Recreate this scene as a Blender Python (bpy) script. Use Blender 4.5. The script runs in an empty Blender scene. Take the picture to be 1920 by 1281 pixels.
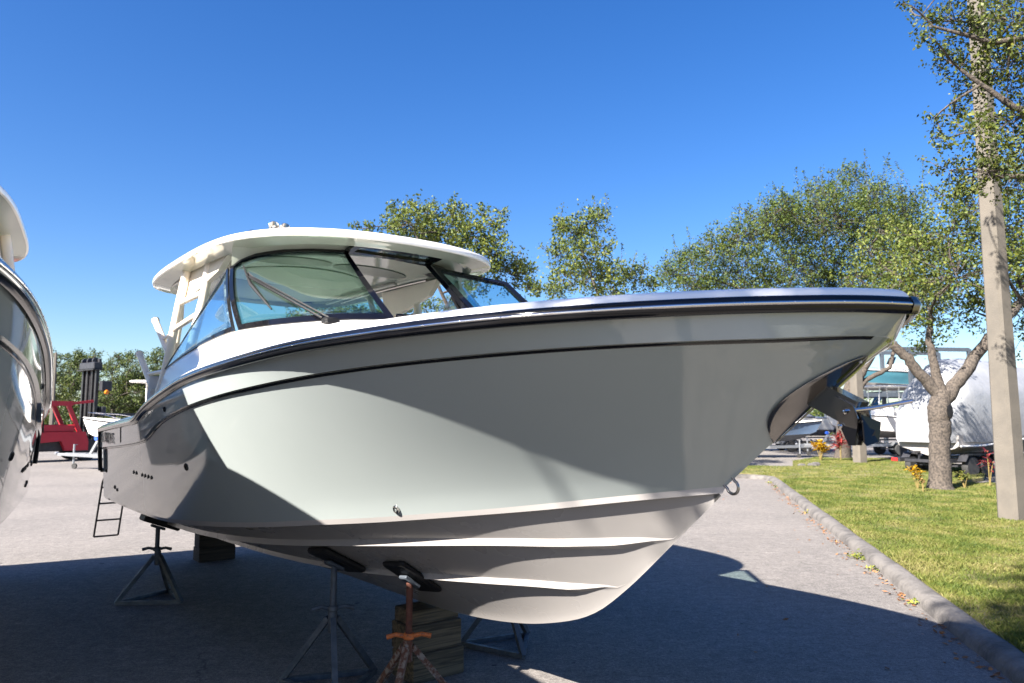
import bpy, math, random
import numpy as np
from mathutils import Vector, Matrix

rnd = random.Random(7)
rng = np.random.default_rng(7)
R = math.radians
PI = math.pi
sc = bpy.context.scene
col = sc.collection

# ------------------------------------------------------------------ camera, sky, sun, exposure
CAM_H = 2.0
PITCH = 5.947
FPX = 1389.0                       # focal length in pixels of the 1920 px wide photograph
cam_d = bpy.data.cameras.new('camera')
cam_d.sensor_width = 36.0
cam_d.lens = FPX / 1920.0 * 36.0
cam_d.clip_start = 0.05
cam_d.clip_end = 3000
cam_d.dof.use_dof = True
cam_d.dof.focus_distance = 5.2
cam_d.dof.aperture_fstop = 3.2
cam = bpy.data.objects.new('camera', cam_d)
cam.location = (0, 0, CAM_H)
cam.rotation_euler = (R(90 + PITCH), 0, 0)
col.objects.link(cam)
sc.camera = cam

SUN = Vector((-0.965, -0.936, 1.0)).normalized()       # towards the sun
sun_el = math.asin(SUN.z)
world = bpy.data.worlds.new('World')
sc.world = world
world.use_nodes = True
wn = world.node_tree.nodes
wl = world.node_tree.links
bg = wn['Background']
sky = wn.new('ShaderNodeTexSky')
sky.sky_type = 'NISHITA'
sky.sun_disc = False
sky.sun_elevation = sun_el
sky.sun_rotation = math.atan2(SUN.x, SUN.y)
sky.altitude = 0
sky.air_density = 1.0
sky.dust_density = 0.9
sky.ozone_density = 3.5
hsv = wn.new('ShaderNodeHueSaturation')
hsv.inputs['Saturation'].default_value = 1.32
hsv.inputs['Hue'].default_value = 0.512
wl.new(sky.outputs[0], hsv.inputs['Color'])
wl.new(hsv.outputs[0], bg.inputs[0])
bg.inputs[1].default_value = 0.051
sun_d = bpy.data.lights.new('sun', 'SUN')
sun_d.energy = 5.0
sun_d.angle = R(0.53)
sun_d.color = (1.0, 0.93, 0.84)
sun_o = bpy.data.objects.new('sun', sun_d)
sun_o.rotation_euler = SUN.to_track_quat('Z', 'Y').to_euler()
sun_o.location = (-20, -20, 30)
col.objects.link(sun_o)
sc.view_settings.view_transform = 'Standard'
sc.view_settings.look = 'None'
sc.view_settings.exposure = 2.10
sc.view_settings.gamma = 1.0
sc.view_settings.use_curve_mapping = False
sc.cycles.max_bounces = 10
sc.cycles.transparent_max_bounces = 24
sc.cycles.glossy_bounces = 5
sc.cycles.caustics_reflective = False
sc.cycles.caustics_refractive = False

# ------------------------------------------------------------------ pixel helpers (photo pixels, 1920 x 1281)
_t = R(PITCH)
_F = np.array([0, math.cos(_t), math.sin(_t)])
_U = np.array([0, -math.sin(_t), math.cos(_t)])
_R = np.array([1.0, 0, 0])
_C = np.array([0, 0, CAM_H])


def ray(px, py):
    return _R * (px - 960) + _U * (640.5 - py) + _F * FPX


def at(px, py, depth):
    v = ray(px, py)
    return _C + v * (depth / v[1])


def ground(px, py, z=0.0):
    v = ray(px, py)
    return _C + v * ((z - CAM_H) / v[2])


# ------------------------------------------------------------------ materials
MATS = {}


def new_mat(name):
    m = bpy.data.materials.new(name)
    m.use_nodes = True
    MATS[name] = m
    nt = m.node_tree
    return m, nt.nodes, nt.links, nt.nodes['Principled BSDF']


def mat(name, c, rough=0.5, metal=0.0, c2=None, scale=8.0, detail=4.0, bump=0.0, bscale=40.0,
        coat=0.0, spec=0.5, mixlo=0.35, mixhi=0.65, rough2=None):
    m, N, L, b = new_mat(name)
    b.inputs['Base Color'].default_value = (*c, 1)
    b.inputs['Roughness'].default_value = rough
    b.inputs['Metallic'].default_value = metal
    b.inputs['Specular IOR Level'].default_value = spec
    b.inputs['Coat Weight'].default_value = coat
    b.inputs['Coat Roughness'].default_value = 0.03
    tc = N.new('ShaderNodeTexCoord')
    if c2 is not None or rough2 is not None:
        nz = N.new('ShaderNodeTexNoise')
        nz.inputs['Scale'].default_value = scale
        nz.inputs['Detail'].default_value = detail
        nz.inputs['Roughness'].default_value = 0.6
        L.new(tc.outputs['Object'], nz.inputs['Vector'])
        rp = N.new('ShaderNodeMapRange')
        rp.inputs['From Min'].default_value = mixlo
        rp.inputs['From Max'].default_value = mixhi
        L.new(nz.outputs['Fac'], rp.inputs['Value'])
        if c2 is not None:
            mx = N.new('ShaderNodeMix')
            mx.data_type = 'RGBA'
            mx.inputs['A'].default_value = (*c, 1)
            mx.inputs['B'].default_value = (*c2, 1)
            L.new(rp.outputs[0], mx.inputs['Factor'])
            L.new(mx.outputs['Result'], b.inputs['Base Color'])
        if rough2 is not None:
            mr = N.new('ShaderNodeMapRange')
            mr.inputs['To Min'].default_value = rough
            mr.inputs['To Max'].default_value = rough2
            L.new(rp.outputs[0], mr.inputs['Value'])
            L.new(mr.outputs[0], b.inputs['Roughness'])
    if bump > 0:
        n2 = N.new('ShaderNodeTexNoise')
        n2.inputs['Scale'].default_value = bscale
        n2.inputs['Detail'].default_value = 5
        L.new(tc.outputs['Object'], n2.inputs['Vector'])
        bp = N.new('ShaderNodeBump')
        bp.inputs['Strength'].default_value = bump
        bp.inputs['Distance'].default_value = 0.02
        L.new(n2.outputs['Fac'], bp.inputs['Height'])
        L.new(bp.outputs[0], b.inputs['Normal'])
    return m


def asphalt_mat():
    m, N, L, b = new_mat('asphalt')
    tc = N.new('ShaderNodeTexCoord')

    def noise(scale, detail, rough=0.6, stretch=None):
        n = N.new('ShaderNodeTexNoise')
        n.inputs['Scale'].default_value = scale
        n.inputs['Detail'].default_value = detail
        n.inputs['Roughness'].default_value = rough
        if stretch:
            mp = N.new('ShaderNodeMapping')
            mp.inputs['Scale'].default_value = stretch
            mp.inputs['Rotation'].default_value = (0, 0, R(14))
            L.new(tc.outputs['Object'], mp.inputs['Vector'])
            L.new(mp.outputs[0], n.inputs['Vector'])
        else:
            L.new(tc.outputs['Object'], n.inputs['Vector'])
        return n

    def mix(a, bcol, facsock, lo, hi, mode='MIX'):
        rp = N.new('ShaderNodeMapRange')
        rp.inputs['From Min'].default_value = lo
        rp.inputs['From Max'].default_value = hi
        L.new(facsock, rp.inputs['Value'])
        mx = N.new('ShaderNodeMix')
        mx.data_type = 'RGBA'
        mx.blend_type = mode
        L.new(rp.outputs[0], mx.inputs['Factor'])
        if hasattr(a, 'links'):
            L.new(a, mx.inputs['A'])
        else:
            mx.inputs['A'].default_value = (*a, 1)
        if hasattr(bcol, 'links'):
            L.new(bcol, mx.inputs['B'])
        else:
            mx.inputs['B'].default_value = (*bcol, 1)
        return mx.outputs['Result']
    big = noise(0.35, 5)
    c = mix((0.177, 0.162, 0.150), (0.134, 0.124, 0.116), big.outputs['Fac'], 0.38, 0.68)
    st = noise(1.5, 6, 0.7, (0.35, 2.0, 1))
    c = mix(c, (0.090, 0.085, 0.084), st.outputs['Fac'], 0.60, 0.82)
    gn = None
    for sc_, amp in ((110, 0.75), (34, 0.45), (9, 0.28)):
        f_ = noise(sc_, 3, 0.7)
        mr_ = N.new('ShaderNodeMapRange')
        mr_.clamp = False
        mr_.inputs['From Min'].default_value = 0.38
        mr_.inputs['From Max'].default_value = 0.62
        mr_.inputs['To Min'].default_value = 1 - amp * .5
        mr_.inputs['To Max'].default_value = 1 + amp * .5
        L.new(f_.outputs['Fac'], mr_.inputs['Value'])
        if gn is None:
            gn = mr_.outputs[0]
        else:
            mm = N.new('ShaderNodeMath')
            mm.operation = 'MULTIPLY'
            L.new(gn, mm.inputs[0])
            L.new(mr_.outputs[0], mm.inputs[1])
            gn = mm.outputs[0]
    mot = noise(2.6, 6, 0.7)
    c = mix(c, (0.187, 0.171, 0.159), mot.outputs['Fac'], 0.52, 0.70)
    spot = noise(5.0, 2, 0.5)
    c = mix(c, (0.043, 0.040, 0.037), spot.outputs['Fac'], 0.735, 0.775)
    # hairline cracks: edges of large warped cells
    wv = noise(1.2, 4, 0.6)
    ad = N.new('ShaderNodeMix')
    ad.data_type = 'RGBA'
    ad.inputs['Factor'].default_value = 0.35
    L.new(tc.outputs['Object'], ad.inputs['A'])
    L.new(wv.outputs['Color'], ad.inputs['B'])
    vo = N.new('ShaderNodeTexVoronoi')
    vo.feature = 'DISTANCE_TO_EDGE'
    vo.inputs['Scale'].default_value = 0.42
    L.new(ad.outputs['Result'], vo.inputs['Vector'])
    gate = noise(0.6, 2)
    gr = N.new('ShaderNodeMapRange')
    gr.inputs['From Min'].default_value = 0.56
    gr.inputs['From Max'].default_value = 0.64
    L.new(gate.outputs['Fac'], gr.inputs['Value'])
    cr = N.new('ShaderNodeMapRange')
    cr.inputs['From Min'].default_value = 0.0028
    cr.inputs['From Max'].default_value = 0.0005
    cr.inputs['To Max'].default_value = 0.55
    L.new(vo.outputs['Distance'], cr.inputs['Value'])
    ml = N.new('ShaderNodeMath')
    ml.operation = 'MULTIPLY'
    L.new(gr.outputs[0], ml.inputs[0])
    L.new(cr.outputs[0], ml.inputs[1])
    c = mix(c, (0.033, 0.031, 0.029), ml.outputs[0], 0, 1)
    vm = N.new('ShaderNodeVectorMath')
    vm.operation = 'SCALE'
    L.new(c, vm.inputs[0])
    L.new(gn, vm.inputs['Scale'])
    L.new(vm.outputs[0], b.inputs['Base Color'])
    b.inputs['Roughness'].default_value = 0.85
    b.inputs['Specular IOR Level'].default_value = 0.35
    bp = N.new('ShaderNodeBump')
    bp.inputs['Strength'].default_value = 0.55
    bp.inputs['Distance'].default_value = 0.006
    n3 = noise(120, 4, 0.65)
    L.new(n3.outputs['Fac'], bp.inputs['Height'])
    L.new(bp.outputs[0], b.inputs['Normal'])
    return m


def leaf_mat(name, dark, light, trans=0.3, rough=0.45):
    m, N, L, b = new_mat(name)
    geo = N.new('ShaderNodeNewGeometry')
    rp = N.new('ShaderNodeValToRGB')
    e = rp.color_ramp.elements
    e[0].position = 0.0
    e[0].color = (*dark, 1)
    e[1].position = 0.78
    e[1].color = (*light, 1)
    k = rp.color_ramp.elements.new(0.97)
    k.color = (light[0] * 1.35, light[1] * 1.15, light[2] * 0.9, 1)
    L.new(geo.outputs['Random Per Island'], rp.inputs['Fac'])
    L.new(rp.outputs['Color'], b.inputs['Base Color'])
    b.inputs['Roughness'].default_value = rough + .12
    b.inputs['Specular IOR Level'].default_value = 0.3
    tr = N.new('ShaderNodeBsdfTranslucent')
    L.new(rp.outputs['Color'], tr.inputs['Color'])
    mx = N.new('ShaderNodeMixShader')
    mx.inputs['Fac'].default_value = trans
    L.new(b.outputs[0], mx.inputs[1])
    L.new(tr.outputs[0], mx.inputs[2])
    L.new(mx.outputs[0], N['Material Output'].inputs['Surface'])
    return m


def glass_mat(name, tint, ior=1.5, boost=0.0):
    m, N, L, b = new_mat(name)
    N.remove(b)
    tr = N.new('ShaderNodeBsdfTransparent')
    tr.inputs['Color'].default_value = (*tint, 1)
    gl = N.new('ShaderNodeBsdfGlossy')
    gl.inputs['Roughness'].default_value = 0.0
    gl.inputs['Color'].default_value = (0.95, 0.98, 1, 1)
    lw = N.new('ShaderNodeLayerWeight')
    lw.inputs['Blend'].default_value = 0.5
    f0 = ((ior - 1) / (ior + 1))**2 + boost
    pw = N.new('ShaderNodeMath')
    pw.operation = 'POWER'
    pw.inputs[1].default_value = 4.5
    L.new(lw.outputs['Facing'], pw.inputs[0])
    ad = N.new('ShaderNodeMath')
    ad.operation = 'MULTIPLY_ADD'
    ad.use_clamp = True
    ad.inputs[1].default_value = 1 - f0
    ad.inputs[2].default_value = f0
    L.new(pw.outputs[0], ad.inputs[0])
    mx = N.new('ShaderNodeMixShader')
    L.new(ad.outputs[0], mx.inputs['Fac'])
    L.new(tr.outputs[0], mx.inputs[1])
    L.new(gl.outputs[0], mx.inputs[2])
    L.new(mx.outputs[0], N['Material Output'].inputs['Surface'])
    return m


asphalt_mat()
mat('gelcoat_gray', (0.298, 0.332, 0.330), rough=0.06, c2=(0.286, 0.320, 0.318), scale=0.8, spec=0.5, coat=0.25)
mat('gelcoat_white', (0.80, 0.78, 0.75), rough=0.10, c2=(0.77, 0.75, 0.72), scale=1.2, coat=0.2)
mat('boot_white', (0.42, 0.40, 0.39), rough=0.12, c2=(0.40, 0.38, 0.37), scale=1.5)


def wood_mat(name, a, b_):
    m, N, L, p = new_mat(name)
    tc = N.new('ShaderNodeTexCoord')
    mp = N.new('ShaderNodeMapping')
    mp.inputs['Scale'].default_value = (30, 2.2, 42)
    L.new(tc.outputs['Object'], mp.inputs['Vector'])
    nz = N.new('ShaderNodeTexNoise')
    nz.inputs['Scale'].default_value = 1.0
    nz.inputs['Detail'].default_value = 6
    nz.inputs['Distortion'].default_value = 0.8
    L.new(mp.outputs[0], nz.inputs['Vector'])
    rp = N.new('ShaderNodeValToRGB')
    rp.color_ramp.elements[0].position = 0.36
    rp.color_ramp.elements[0].color = (*b_, 1)
    rp.color_ramp.elements[1].position = 0.64
    rp.color_ramp.elements[1].color = (*a, 1)
    L.new(nz.outputs['Fac'], rp.inputs['Fac'])
    L.new(rp.outputs[0], p.inputs['Base Color'])
    p.inputs['Roughness'].default_value = 0.9
    bp = N.new('ShaderNodeBump')
    bp.inputs['Strength'].default_value = 0.6
    bp.inputs['Distance'].default_value = 0.01
    L.new(nz.outputs['Fac'], bp.inputs['Height'])
    L.new(bp.outputs[0], p.inputs['Normal'])


wood_mat('timber', (0.135, 0.100, 0.058), (0.040, 0.030, 0.018))
wood_mat('timber_dark', (0.045, 0.032, 0.022), (0.014, 0.010, 0.008))
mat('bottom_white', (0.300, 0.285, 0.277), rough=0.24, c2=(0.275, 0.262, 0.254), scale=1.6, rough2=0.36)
mat('deck_white', (0.82, 0.80, 0.77), rough=0.16, c2=(0.79, 0.77, 0.74), scale=2.0)
mat('hardtop_white', (0.80, 0.77, 0.71), rough=0.12, c2=(0.77, 0.74, 0.69), scale=1.5, coat=0.2)
mat('hardtop_under', (0.30, 0.325, 0.275), rough=0.12, c2=(0.28, 0.305, 0.255), scale=1.5, coat=0.2)  # underside copy of hardtop_white, its shade put into a darker greenish colour
mat('liner_gray', (0.50, 0.50, 0.44), rough=0.3)
mat('liner_dark', (0.10, 0.12, 0.095), rough=0.35)
mat('cream', (0.80, 0.72, 0.60), rough=0.25, c2=(0.76, 0.68, 0.57), scale=3)
mat('black_gloss', (0.004, 0.0045, 0.006), rough=0.08, c2=(0.006, 0.006, 0.008), scale=3, spec=0.4)
mat('black_rubber', (0.006, 0.006, 0.0065), rough=0.5, c2=(0.012, 0.012, 0.013), scale=12, bump=0.2, bscale=60, spec=0.3)
mat('black_frame', (0.003, 0.0033, 0.005), rough=0.07, c2=(0.005, 0.005, 0.007), scale=5, spec=0.35)
mat('steel', (0.62, 0.60, 0.58), rough=0.09, metal=1.0, c2=(0.55, 0.53, 0.51), scale=3, rough2=0.16)
mat('steel_plate', (0.27, 0.255, 0.24), rough=0.10, metal=0.95, c2=(0.20, 0.19, 0.18), scale=2.5, rough2=0.2)
mat('galv', (0.087, 0.104, 0.126), rough=0.5, metal=0.35, c2=(0.056, 0.069, 0.087), scale=14, rough2=0.7, bump=0.15, bscale=30)
mat('galv_light', (0.364, 0.378, 0.399), rough=0.4, metal=0.7, c2=(0.280, 0.294, 0.315), scale=20)
mat('rust', (0.112, 0.045, 0.025), rough=0.85, c2=(0.238, 0.189, 0.154), scale=26, bump=0.6, bscale=70, mixlo=0.45, mixhi=0.6)
mat('rust_red', (0.14, 0.045, 0.025), rough=0.8, c2=(0.08, 0.03, 0.02), scale=30, bump=0.5, bscale=80)
mat('orange_paint', (0.55, 0.14, 0.03), rough=0.6, c2=(0.16, 0.06, 0.03), scale=40, bump=0.3, bscale=60, mixlo=0.52, mixhi=0.68)
mat('concrete', (0.129, 0.114, 0.095), rough=0.9, c2=(0.099, 0.089, 0.076), scale=2.0, detail=7, bump=0.35, bscale=50)
mat('kerb_concrete', (0.142, 0.131, 0.122), rough=0.95, c2=(0.065, 0.060, 0.057), scale=3.5, detail=9, bump=0.9, bscale=22, mixlo=0.42, mixhi=0.66)
mat('soil', (0.119, 0.105, 0.042), rough=0.95, c2=(0.175, 0.154, 0.063), scale=3, bump=0.5, bscale=40)
mat('bark', (0.098, 0.080, 0.065), rough=0.95, c2=(0.032, 0.027, 0.024), scale=18, detail=8, bump=1.0, bscale=34, mixlo=0.40, mixhi=0.62)
mat('forklift_red', (0.50, 0.018, 0.035), rough=0.4, c2=(0.42, 0.016, 0.03), scale=2)
mat('mast_black', (0.018, 0.019, 0.024), rough=0.45, c2=(0.035, 0.035, 0.04), scale=6)
mat('mast_gray', (0.042, 0.041, 0.042), rough=0.4, metal=0.4, c2=(0.025, 0.025, 0.026), scale=6)
mat('amber', (0.75, 0.22, 0.02), rough=0.25)
mat('tyre', (0.02, 0.02, 0.021), rough=0.8, c2=(0.035, 0.035, 0.035), scale=20)
mat('rim', (0.55, 0.55, 0.56), rough=0.3, metal=0.8, c2=(0.4, 0.4, 0.4), scale=10)
mat('blue_strap', (0.02, 0.10, 0.55), rough=0.6)
mat('navy_hull', (0.10, 0.15, 0.24), rough=0.15, c2=(0.12, 0.18, 0.28), scale=2)
mat('teal_hull', (0.05, 0.15, 0.20), rough=0.25, c2=(0.055, 0.17, 0.22), scale=2)
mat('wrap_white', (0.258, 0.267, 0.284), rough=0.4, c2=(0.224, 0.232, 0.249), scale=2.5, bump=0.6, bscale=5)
mat('canvas_gray', (0.16, 0.17, 0.20), rough=0.8, c2=(0.12, 0.13, 0.155), scale=5)
mat('text_black', (0.02, 0.02, 0.022), rough=0.4)
mat('tail_red', (0.5, 0.02, 0.02), rough=0.3)
mat('stone_dark', (0.063, 0.059, 0.056), rough=0.9, c2=(0.105, 0.098, 0.091), scale=8, bump=0.5)
mat('yellow_leaf_stem', (0.20, 0.15, 0.05), rough=0.8)
leaf_mat('leaf_oak', (0.022, 0.045, 0.008), (0.098, 0.135, 0.026))
leaf_mat('leaf_oak_light', (0.034, 0.06, 0.01), (0.135, 0.168, 0.034))
leaf_mat('leaf_near', (0.020, 0.036, 0.008), (0.105, 0.130, 0.026), trans=0.25, rough=0.35)
leaf_mat('leaf_far', (0.022, 0.042, 0.01), (0.088, 0.118, 0.028))
leaf_mat('leaf_yellow', (0.315, 0.180, 0.007), (0.562, 0.360, 0.015))
leaf_mat('leaf_red', (0.10, 0.012, 0.02), (0.32, 0.05, 0.05))
leaf_mat('leaf_dry', (0.120, 0.053, 0.022), (0.300, 0.150, 0.068), trans=0.05, rough=0.8)
leaf_mat('leaf_weed', (0.075, 0.098, 0.015), (0.225, 0.247, 0.045), trans=0.2, rough=0.7)
glass_mat('glass_green', (0.72, 0.88, 0.79), ior=1.55, boost=0.04)
glass_mat('glass_blue', (0.78, 0.91, 0.93), ior=1.55, boost=0.04)
glass_mat('glass_side', (0.72, 0.86, 0.92), ior=1.6, boost=0.08)
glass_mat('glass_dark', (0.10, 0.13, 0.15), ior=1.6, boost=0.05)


def grass_mat():
    m, N, L, b = new_mat('grass')
    geo = N.new('ShaderNodeNewGeometry')
    tc = N.new('ShaderNodeTexCoord')
    nz = N.new('ShaderNodeTexNoise')
    nz.inputs['Scale'].default_value = 1.3
    nz.inputs['Detail'].default_value = 6
    L.new(tc.outputs['Object'], nz.inputs['Vector'])
    ad = N.new('ShaderNodeMath')
    ad.operation = 'MULTIPLY_ADD'
    ad.inputs[1].default_value = 0.55
    L.new(geo.outputs['Random Per Island'], ad.inputs[0])
    mr = N.new('ShaderNodeMapRange')
    mr.inputs['From Min'].default_value = 0.38
    mr.inputs['From Max'].default_value = 0.64
    mr.inputs['To Max'].default_value = 0.58
    L.new(nz.outputs['Fac'], mr.inputs['Value'])
    L.new(mr.outputs[0], ad.inputs[2])
    rp = N.new('ShaderNodeValToRGB')
    e = rp.color_ramp.elements
    e[0].color = (0.046, 0.083, 0.009, 1)
    e[1].color = (0.238, 0.209, 0.079, 1)
    k = rp.color_ramp.elements.new(0.45)
    k.color = (0.107, 0.136, 0.018, 1)
    k = rp.color_ramp.elements.new(0.72)
    k.color = (0.167, 0.174, 0.037, 1)
    L.new(ad.outputs[0], rp.inputs['Fac'])
    L.new(rp.outputs['Color'], b.inputs['Base Color'])
    b.inputs['Roughness'].default_value = 0.7
    tr = N.new('ShaderNodeBsdfTranslucent')
    L.new(rp.outputs['Color'], tr.inputs['Color'])
    mx = N.new('ShaderNodeMixShader')
    mx.inputs['Fac'].default_value = 0.3
    L.new(b.outputs[0], mx.inputs[1])
    L.new(tr.outputs[0], mx.inputs[2])
    L.new(mx.outputs[0], N['Material Output'].inputs['Surface'])


grass_mat()


# ------------------------------------------------------------------ mesh helpers
class MB:
    def __init__(self):
        self.v = []
        self.f = []

    def add(self, V, F):
        o = len(self.v)
        self.v.extend([tuple(map(float, p)) for p in V])
        self.f.extend([tuple(i + o for i in q) for q in F])
        return self

    def box(self, c, s, rot=None, bev=0.0):
        x, y, z = [k / 2 for k in s]
        if bev <= 0:
            V = [(-x, -y, -z), (x, -y, -z), (x, y, -z), (-x, y, -z), (-x, -y, z), (x, -y, z), (x, y, z), (-x, y, z)]
            F = [(0, 3, 2, 1), (4, 5, 6, 7), (0, 1, 5, 4), (1, 2, 6, 5), (2, 3, 7, 6), (3, 0, 4, 7)]
        else:
            b = min(bev, x * .9, y * .9, z * .9)
            V, F = [], []
            prof = [(-z, 1), (-z + b, 0), (z - b, 0), (z, 1)]
            for (zz, k) in prof:
                xx, yy = x - b * k, y - b * k
                c2 = b if not k else b * .5
                V += [(-xx + c2, -yy, zz), (xx - c2, -yy, zz), (xx, -yy + c2, zz), (xx, yy - c2, zz),
                      (xx - c2, yy, zz), (-xx + c2, yy, zz), (-xx, yy - c2, zz), (-xx, -yy + c2, zz)]
            for i in range(3):
                for j in range(8):
                    a = i * 8 + j
                    d = i * 8 + (j + 1) % 8
                    F.append((a, d, d + 8, a + 8))
            F.append(tuple(range(7, -1, -1)))
            F.append(tuple(range(24, 32)))
        M = rot.to_matrix() if hasattr(rot, 'to_matrix') else (rot if rot is not None else None)
        out = []
        for p in V:
            p = Vector(p)
            if M is not None:
                p = M @ p
            out.append((p.x + c[0], p.y + c[1], p.z + c[2]))
        return self.add(out, F)

    def beam(self, a, b, w, h, up=(0, 0, 1)):
        a, b = Vector(a), Vector(b)
        d = (b - a)
        L = d.length
        x = d.normalized()
        u = Vector(up)
        y = u.cross(x)
        if y.length < 1e-4:
            y = Vector((0, 1, 0)).cross(x)
        y.normalize()
        z = x.cross(y)
        M = Matrix((x, y, z)).transposed()
        return self.box((a + b) / 2, (L, w, h), M)

    def tube(self, path, r, n=8, cap=True, closed=False):
        P = [Vector(p) for p in path]
        m = len(P)
        rr = r if isinstance(r, (list, tuple, np.ndarray)) else [r] * m
        V, F = [], []
        prev = None
        for i in range(m):
            if closed:
                t = (P[(i + 1) % m] - P[i - 1])
            else:
                t = (P[min(i + 1, m - 1)] - P[max(i - 1, 0)])
            if t.length < 1e-9:
                t = Vector((0, 0, 1))
            t.normalize()
            if prev is None:
                a = Vector((0, 0, 1)) if abs(t.z) < .9 else Vector((1, 0, 0))
                u = t.cross(a).normalized()
            else:
                u = (prev - t * prev.dot(t))
                if u.length < 1e-6:
                    u = t.orthogonal()
                u.normalize()
            prev = u
            w = t.cross(u)
            for k in range(n):
                an = 2 * PI * k / n
                V.append(P[i] + (u * math.cos(an) + w * math.sin(an)) * rr[i])
        for i in range(m if closed else m - 1):
            for k in range(n):
                a, b = i * n + k, i * n + (k + 1) % n
                c, d = ((i + 1) % m) * n + (k + 1) % n, ((i + 1) % m) * n + k
                F.append((a, b, c, d))
        if cap and not closed:
            F.append(tuple(range(n - 1, -1, -1)))
            F.append(tuple(range((m - 1) * n, m * n)))
        return self.add(V, F)

    def lathe(self, prof, n=20, axis='Z', c=(0, 0, 0), M=None):
        V, F = [], []
        for (r, h) in prof:
            for k in range(n):
                a = 2 * PI * k / n
                p = Vector((r * math.cos(a), r * math.sin(a), h))
                if axis == 'X':
                    p = Vector((h, p.x, p.y))
                elif axis == 'Y':
                    p = Vector((p.y, h, p.x))
                if M is not None:
                    p = M @ p
                V.append((p.x + c[0], p.y + c[1], p.z + c[2]))
        for i in range(len(prof) - 1):
            for k in range(n):
                a, b = i * n + k, i * n + (k + 1) % n
                F.append((a, b, b + n, a + n))
        if prof[0][0] > 1e-6:
            F.append(tuple(range(n - 1, -1, -1)))
        if prof[-1][0] > 1e-6:
            F.append(tuple(range((len(prof) - 1) * n, len(prof) * n)))
        return self.add(V, F)

    def grid(self, G, flip=False, closeu=False):
        G = np.asarray(G, dtype=float)
        n, m = G.shape[:2]
        F = []
        for i in range(n if closeu else n - 1):
            for j in range(m - 1):
                a, b, c, d = i * m + j, ((i + 1) % n) * m + j, ((i + 1) % n) * m + j + 1, i * m + j + 1
                F.append((a, d, c, b) if flip else (a, b, c, d))
        return self.add(G.reshape(-1, 3), F)

    def prism(self, poly, off):
        """closed outline (3D points) extruded by vector off"""
        n = len(poly)
        o = Vector(off)
        V = [Vector(p) for p in poly] + [Vector(p) + o for p in poly]
        F = [tuple(range(n - 1, -1, -1)), tuple(range(n, 2 * n))]
        for i in range(n):
            j = (i + 1) % n
            F.append((i, j, j + n, i + n))
        return self.add(V, F)

    def build(self, name, m, parent=None, smooth=35, solid=0.0):
        me = bpy.data.meshes.new(name)
        me.from_pydata(self.v, [], self.f)
        me.validate()
        me.update()
        me.materials.append(MATS[m])
        if smooth:
            me.shade_smooth()
            me.set_sharp_from_angle(angle=R(smooth))
        o = bpy.data.objects.new(name, me)
        col.objects.link(o)
        if parent is not None:
            o.parent = parent
        if solid:
            md = o.modifiers.new('thickness', 'SOLIDIFY')
            md.thickness = solid
            md.offset = 0
        return o


def np_mesh(name, V, F, m, parent=None, smooth=False):
    """fast mesh from numpy arrays, F is (n,k)"""
    V = np.asarray(V, np.float32)
    F = np.asarray(F, np.int32)
    me = bpy.data.meshes.new(name)
    k = F.shape[1]
    me.vertices.add(len(V))
    me.vertices.foreach_set('co', V.ravel())
    me.loops.add(F.size)
    me.loops.foreach_set('vertex_index', F.ravel())
    me.polygons.add(len(F))
    me.polygons.foreach_set('loop_start', np.arange(0, F.size, k, dtype=np.int32))
    me.polygons.foreach_set('loop_total', np.full(len(F), k, np.int32))
    me.update(calc_edges=True)
    me.materials.append(MATS[m])
    if smooth:
        me.shade_smooth()
    o = bpy.data.objects.new(name, me)
    col.objects.link(o)
    if parent is not None:
        o.parent = parent
    return o


def empty(name, loc=(0, 0, 0), rz=0.0):
    o = bpy.data.objects.new(name, None)
    o.empty_display_size = 0.3
    o.location = loc
    o.rotation_euler = (0, 0, rz)
    col.objects.link(o)
    return o


def tag(o, label, cat, group=None, kind=None):
    if label:
        o['label'] = label
    if cat:
        o['category'] = cat
    if group:
        o['group'] = group
    if kind:
        o['kind'] = kind
    return o


def struct(o):
    o['kind'] = 'structure'
    return o


def copy_tree(o, parent=None):
    c = o.copy()
    col.objects.link(c)
    c.parent = parent
    for ch in o.children:
        copy_tree(ch, c)
    return c


def text_mesh(name, s, size, m, parent, M):
    cu = bpy.data.curves.new(name, 'FONT')
    cu.body = s
    cu.size = size
    cu.extrude = 0.001
    cu.offset = size * 0.012
    cu.space_character = 1.08
    tmp = bpy.data.objects.new(name, cu)
    col.objects.link(tmp)
    dg = bpy.context.evaluated_depsgraph_get()
    me = bpy.data.meshes.new_from_object(tmp.evaluated_get(dg))
    bpy.data.objects.remove(tmp)
    me.materials.clear()
    me.materials.append(MATS[m])
    me.transform(M)
    o = bpy.data.objects.new(name, me)
    col.objects.link(o)
    o.parent = parent
    return o


def pch(tab):
    """monotone cubic through (x, y) pairs"""
    T = np.array(sorted(tab), float)
    x, y = T[:, 0], T[:, 1]
    h = np.diff(x)
    d = np.diff(y) / h
    m = np.zeros_like(x)
    m[1:-1] = np.where(d[:-1] * d[1:] > 0, 2 * d[:-1] * d[1:] / (d[:-1] + d[1:] + 1e-12), 0)
    m[0], m[-1] = d[0], d[-1]

    def f(s):
        s = min(max(s, x[0]), x[-1])
        i = min(max(int(np.searchsorted(x, s)) - 1, 0), len(h) - 1)
        t = (s - x[i]) / h[i]
        return ((2 * t**3 - 3 * t**2 + 1) * y[i] + (t**3 - 2 * t**2 + t) * h[i] * m[i]
                + (-2 * t**3 + 3 * t**2) * y[i + 1] + (t**3 - t**2) * h[i] * m[i + 1])
    return f


def sstep(a, b, x):
    t = min(max((x - a) / (b - a), 0), 1)
    return t * t * (3 - 2 * t)


def lerp(a, b, t):
    return a + (b - a) * t


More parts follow.
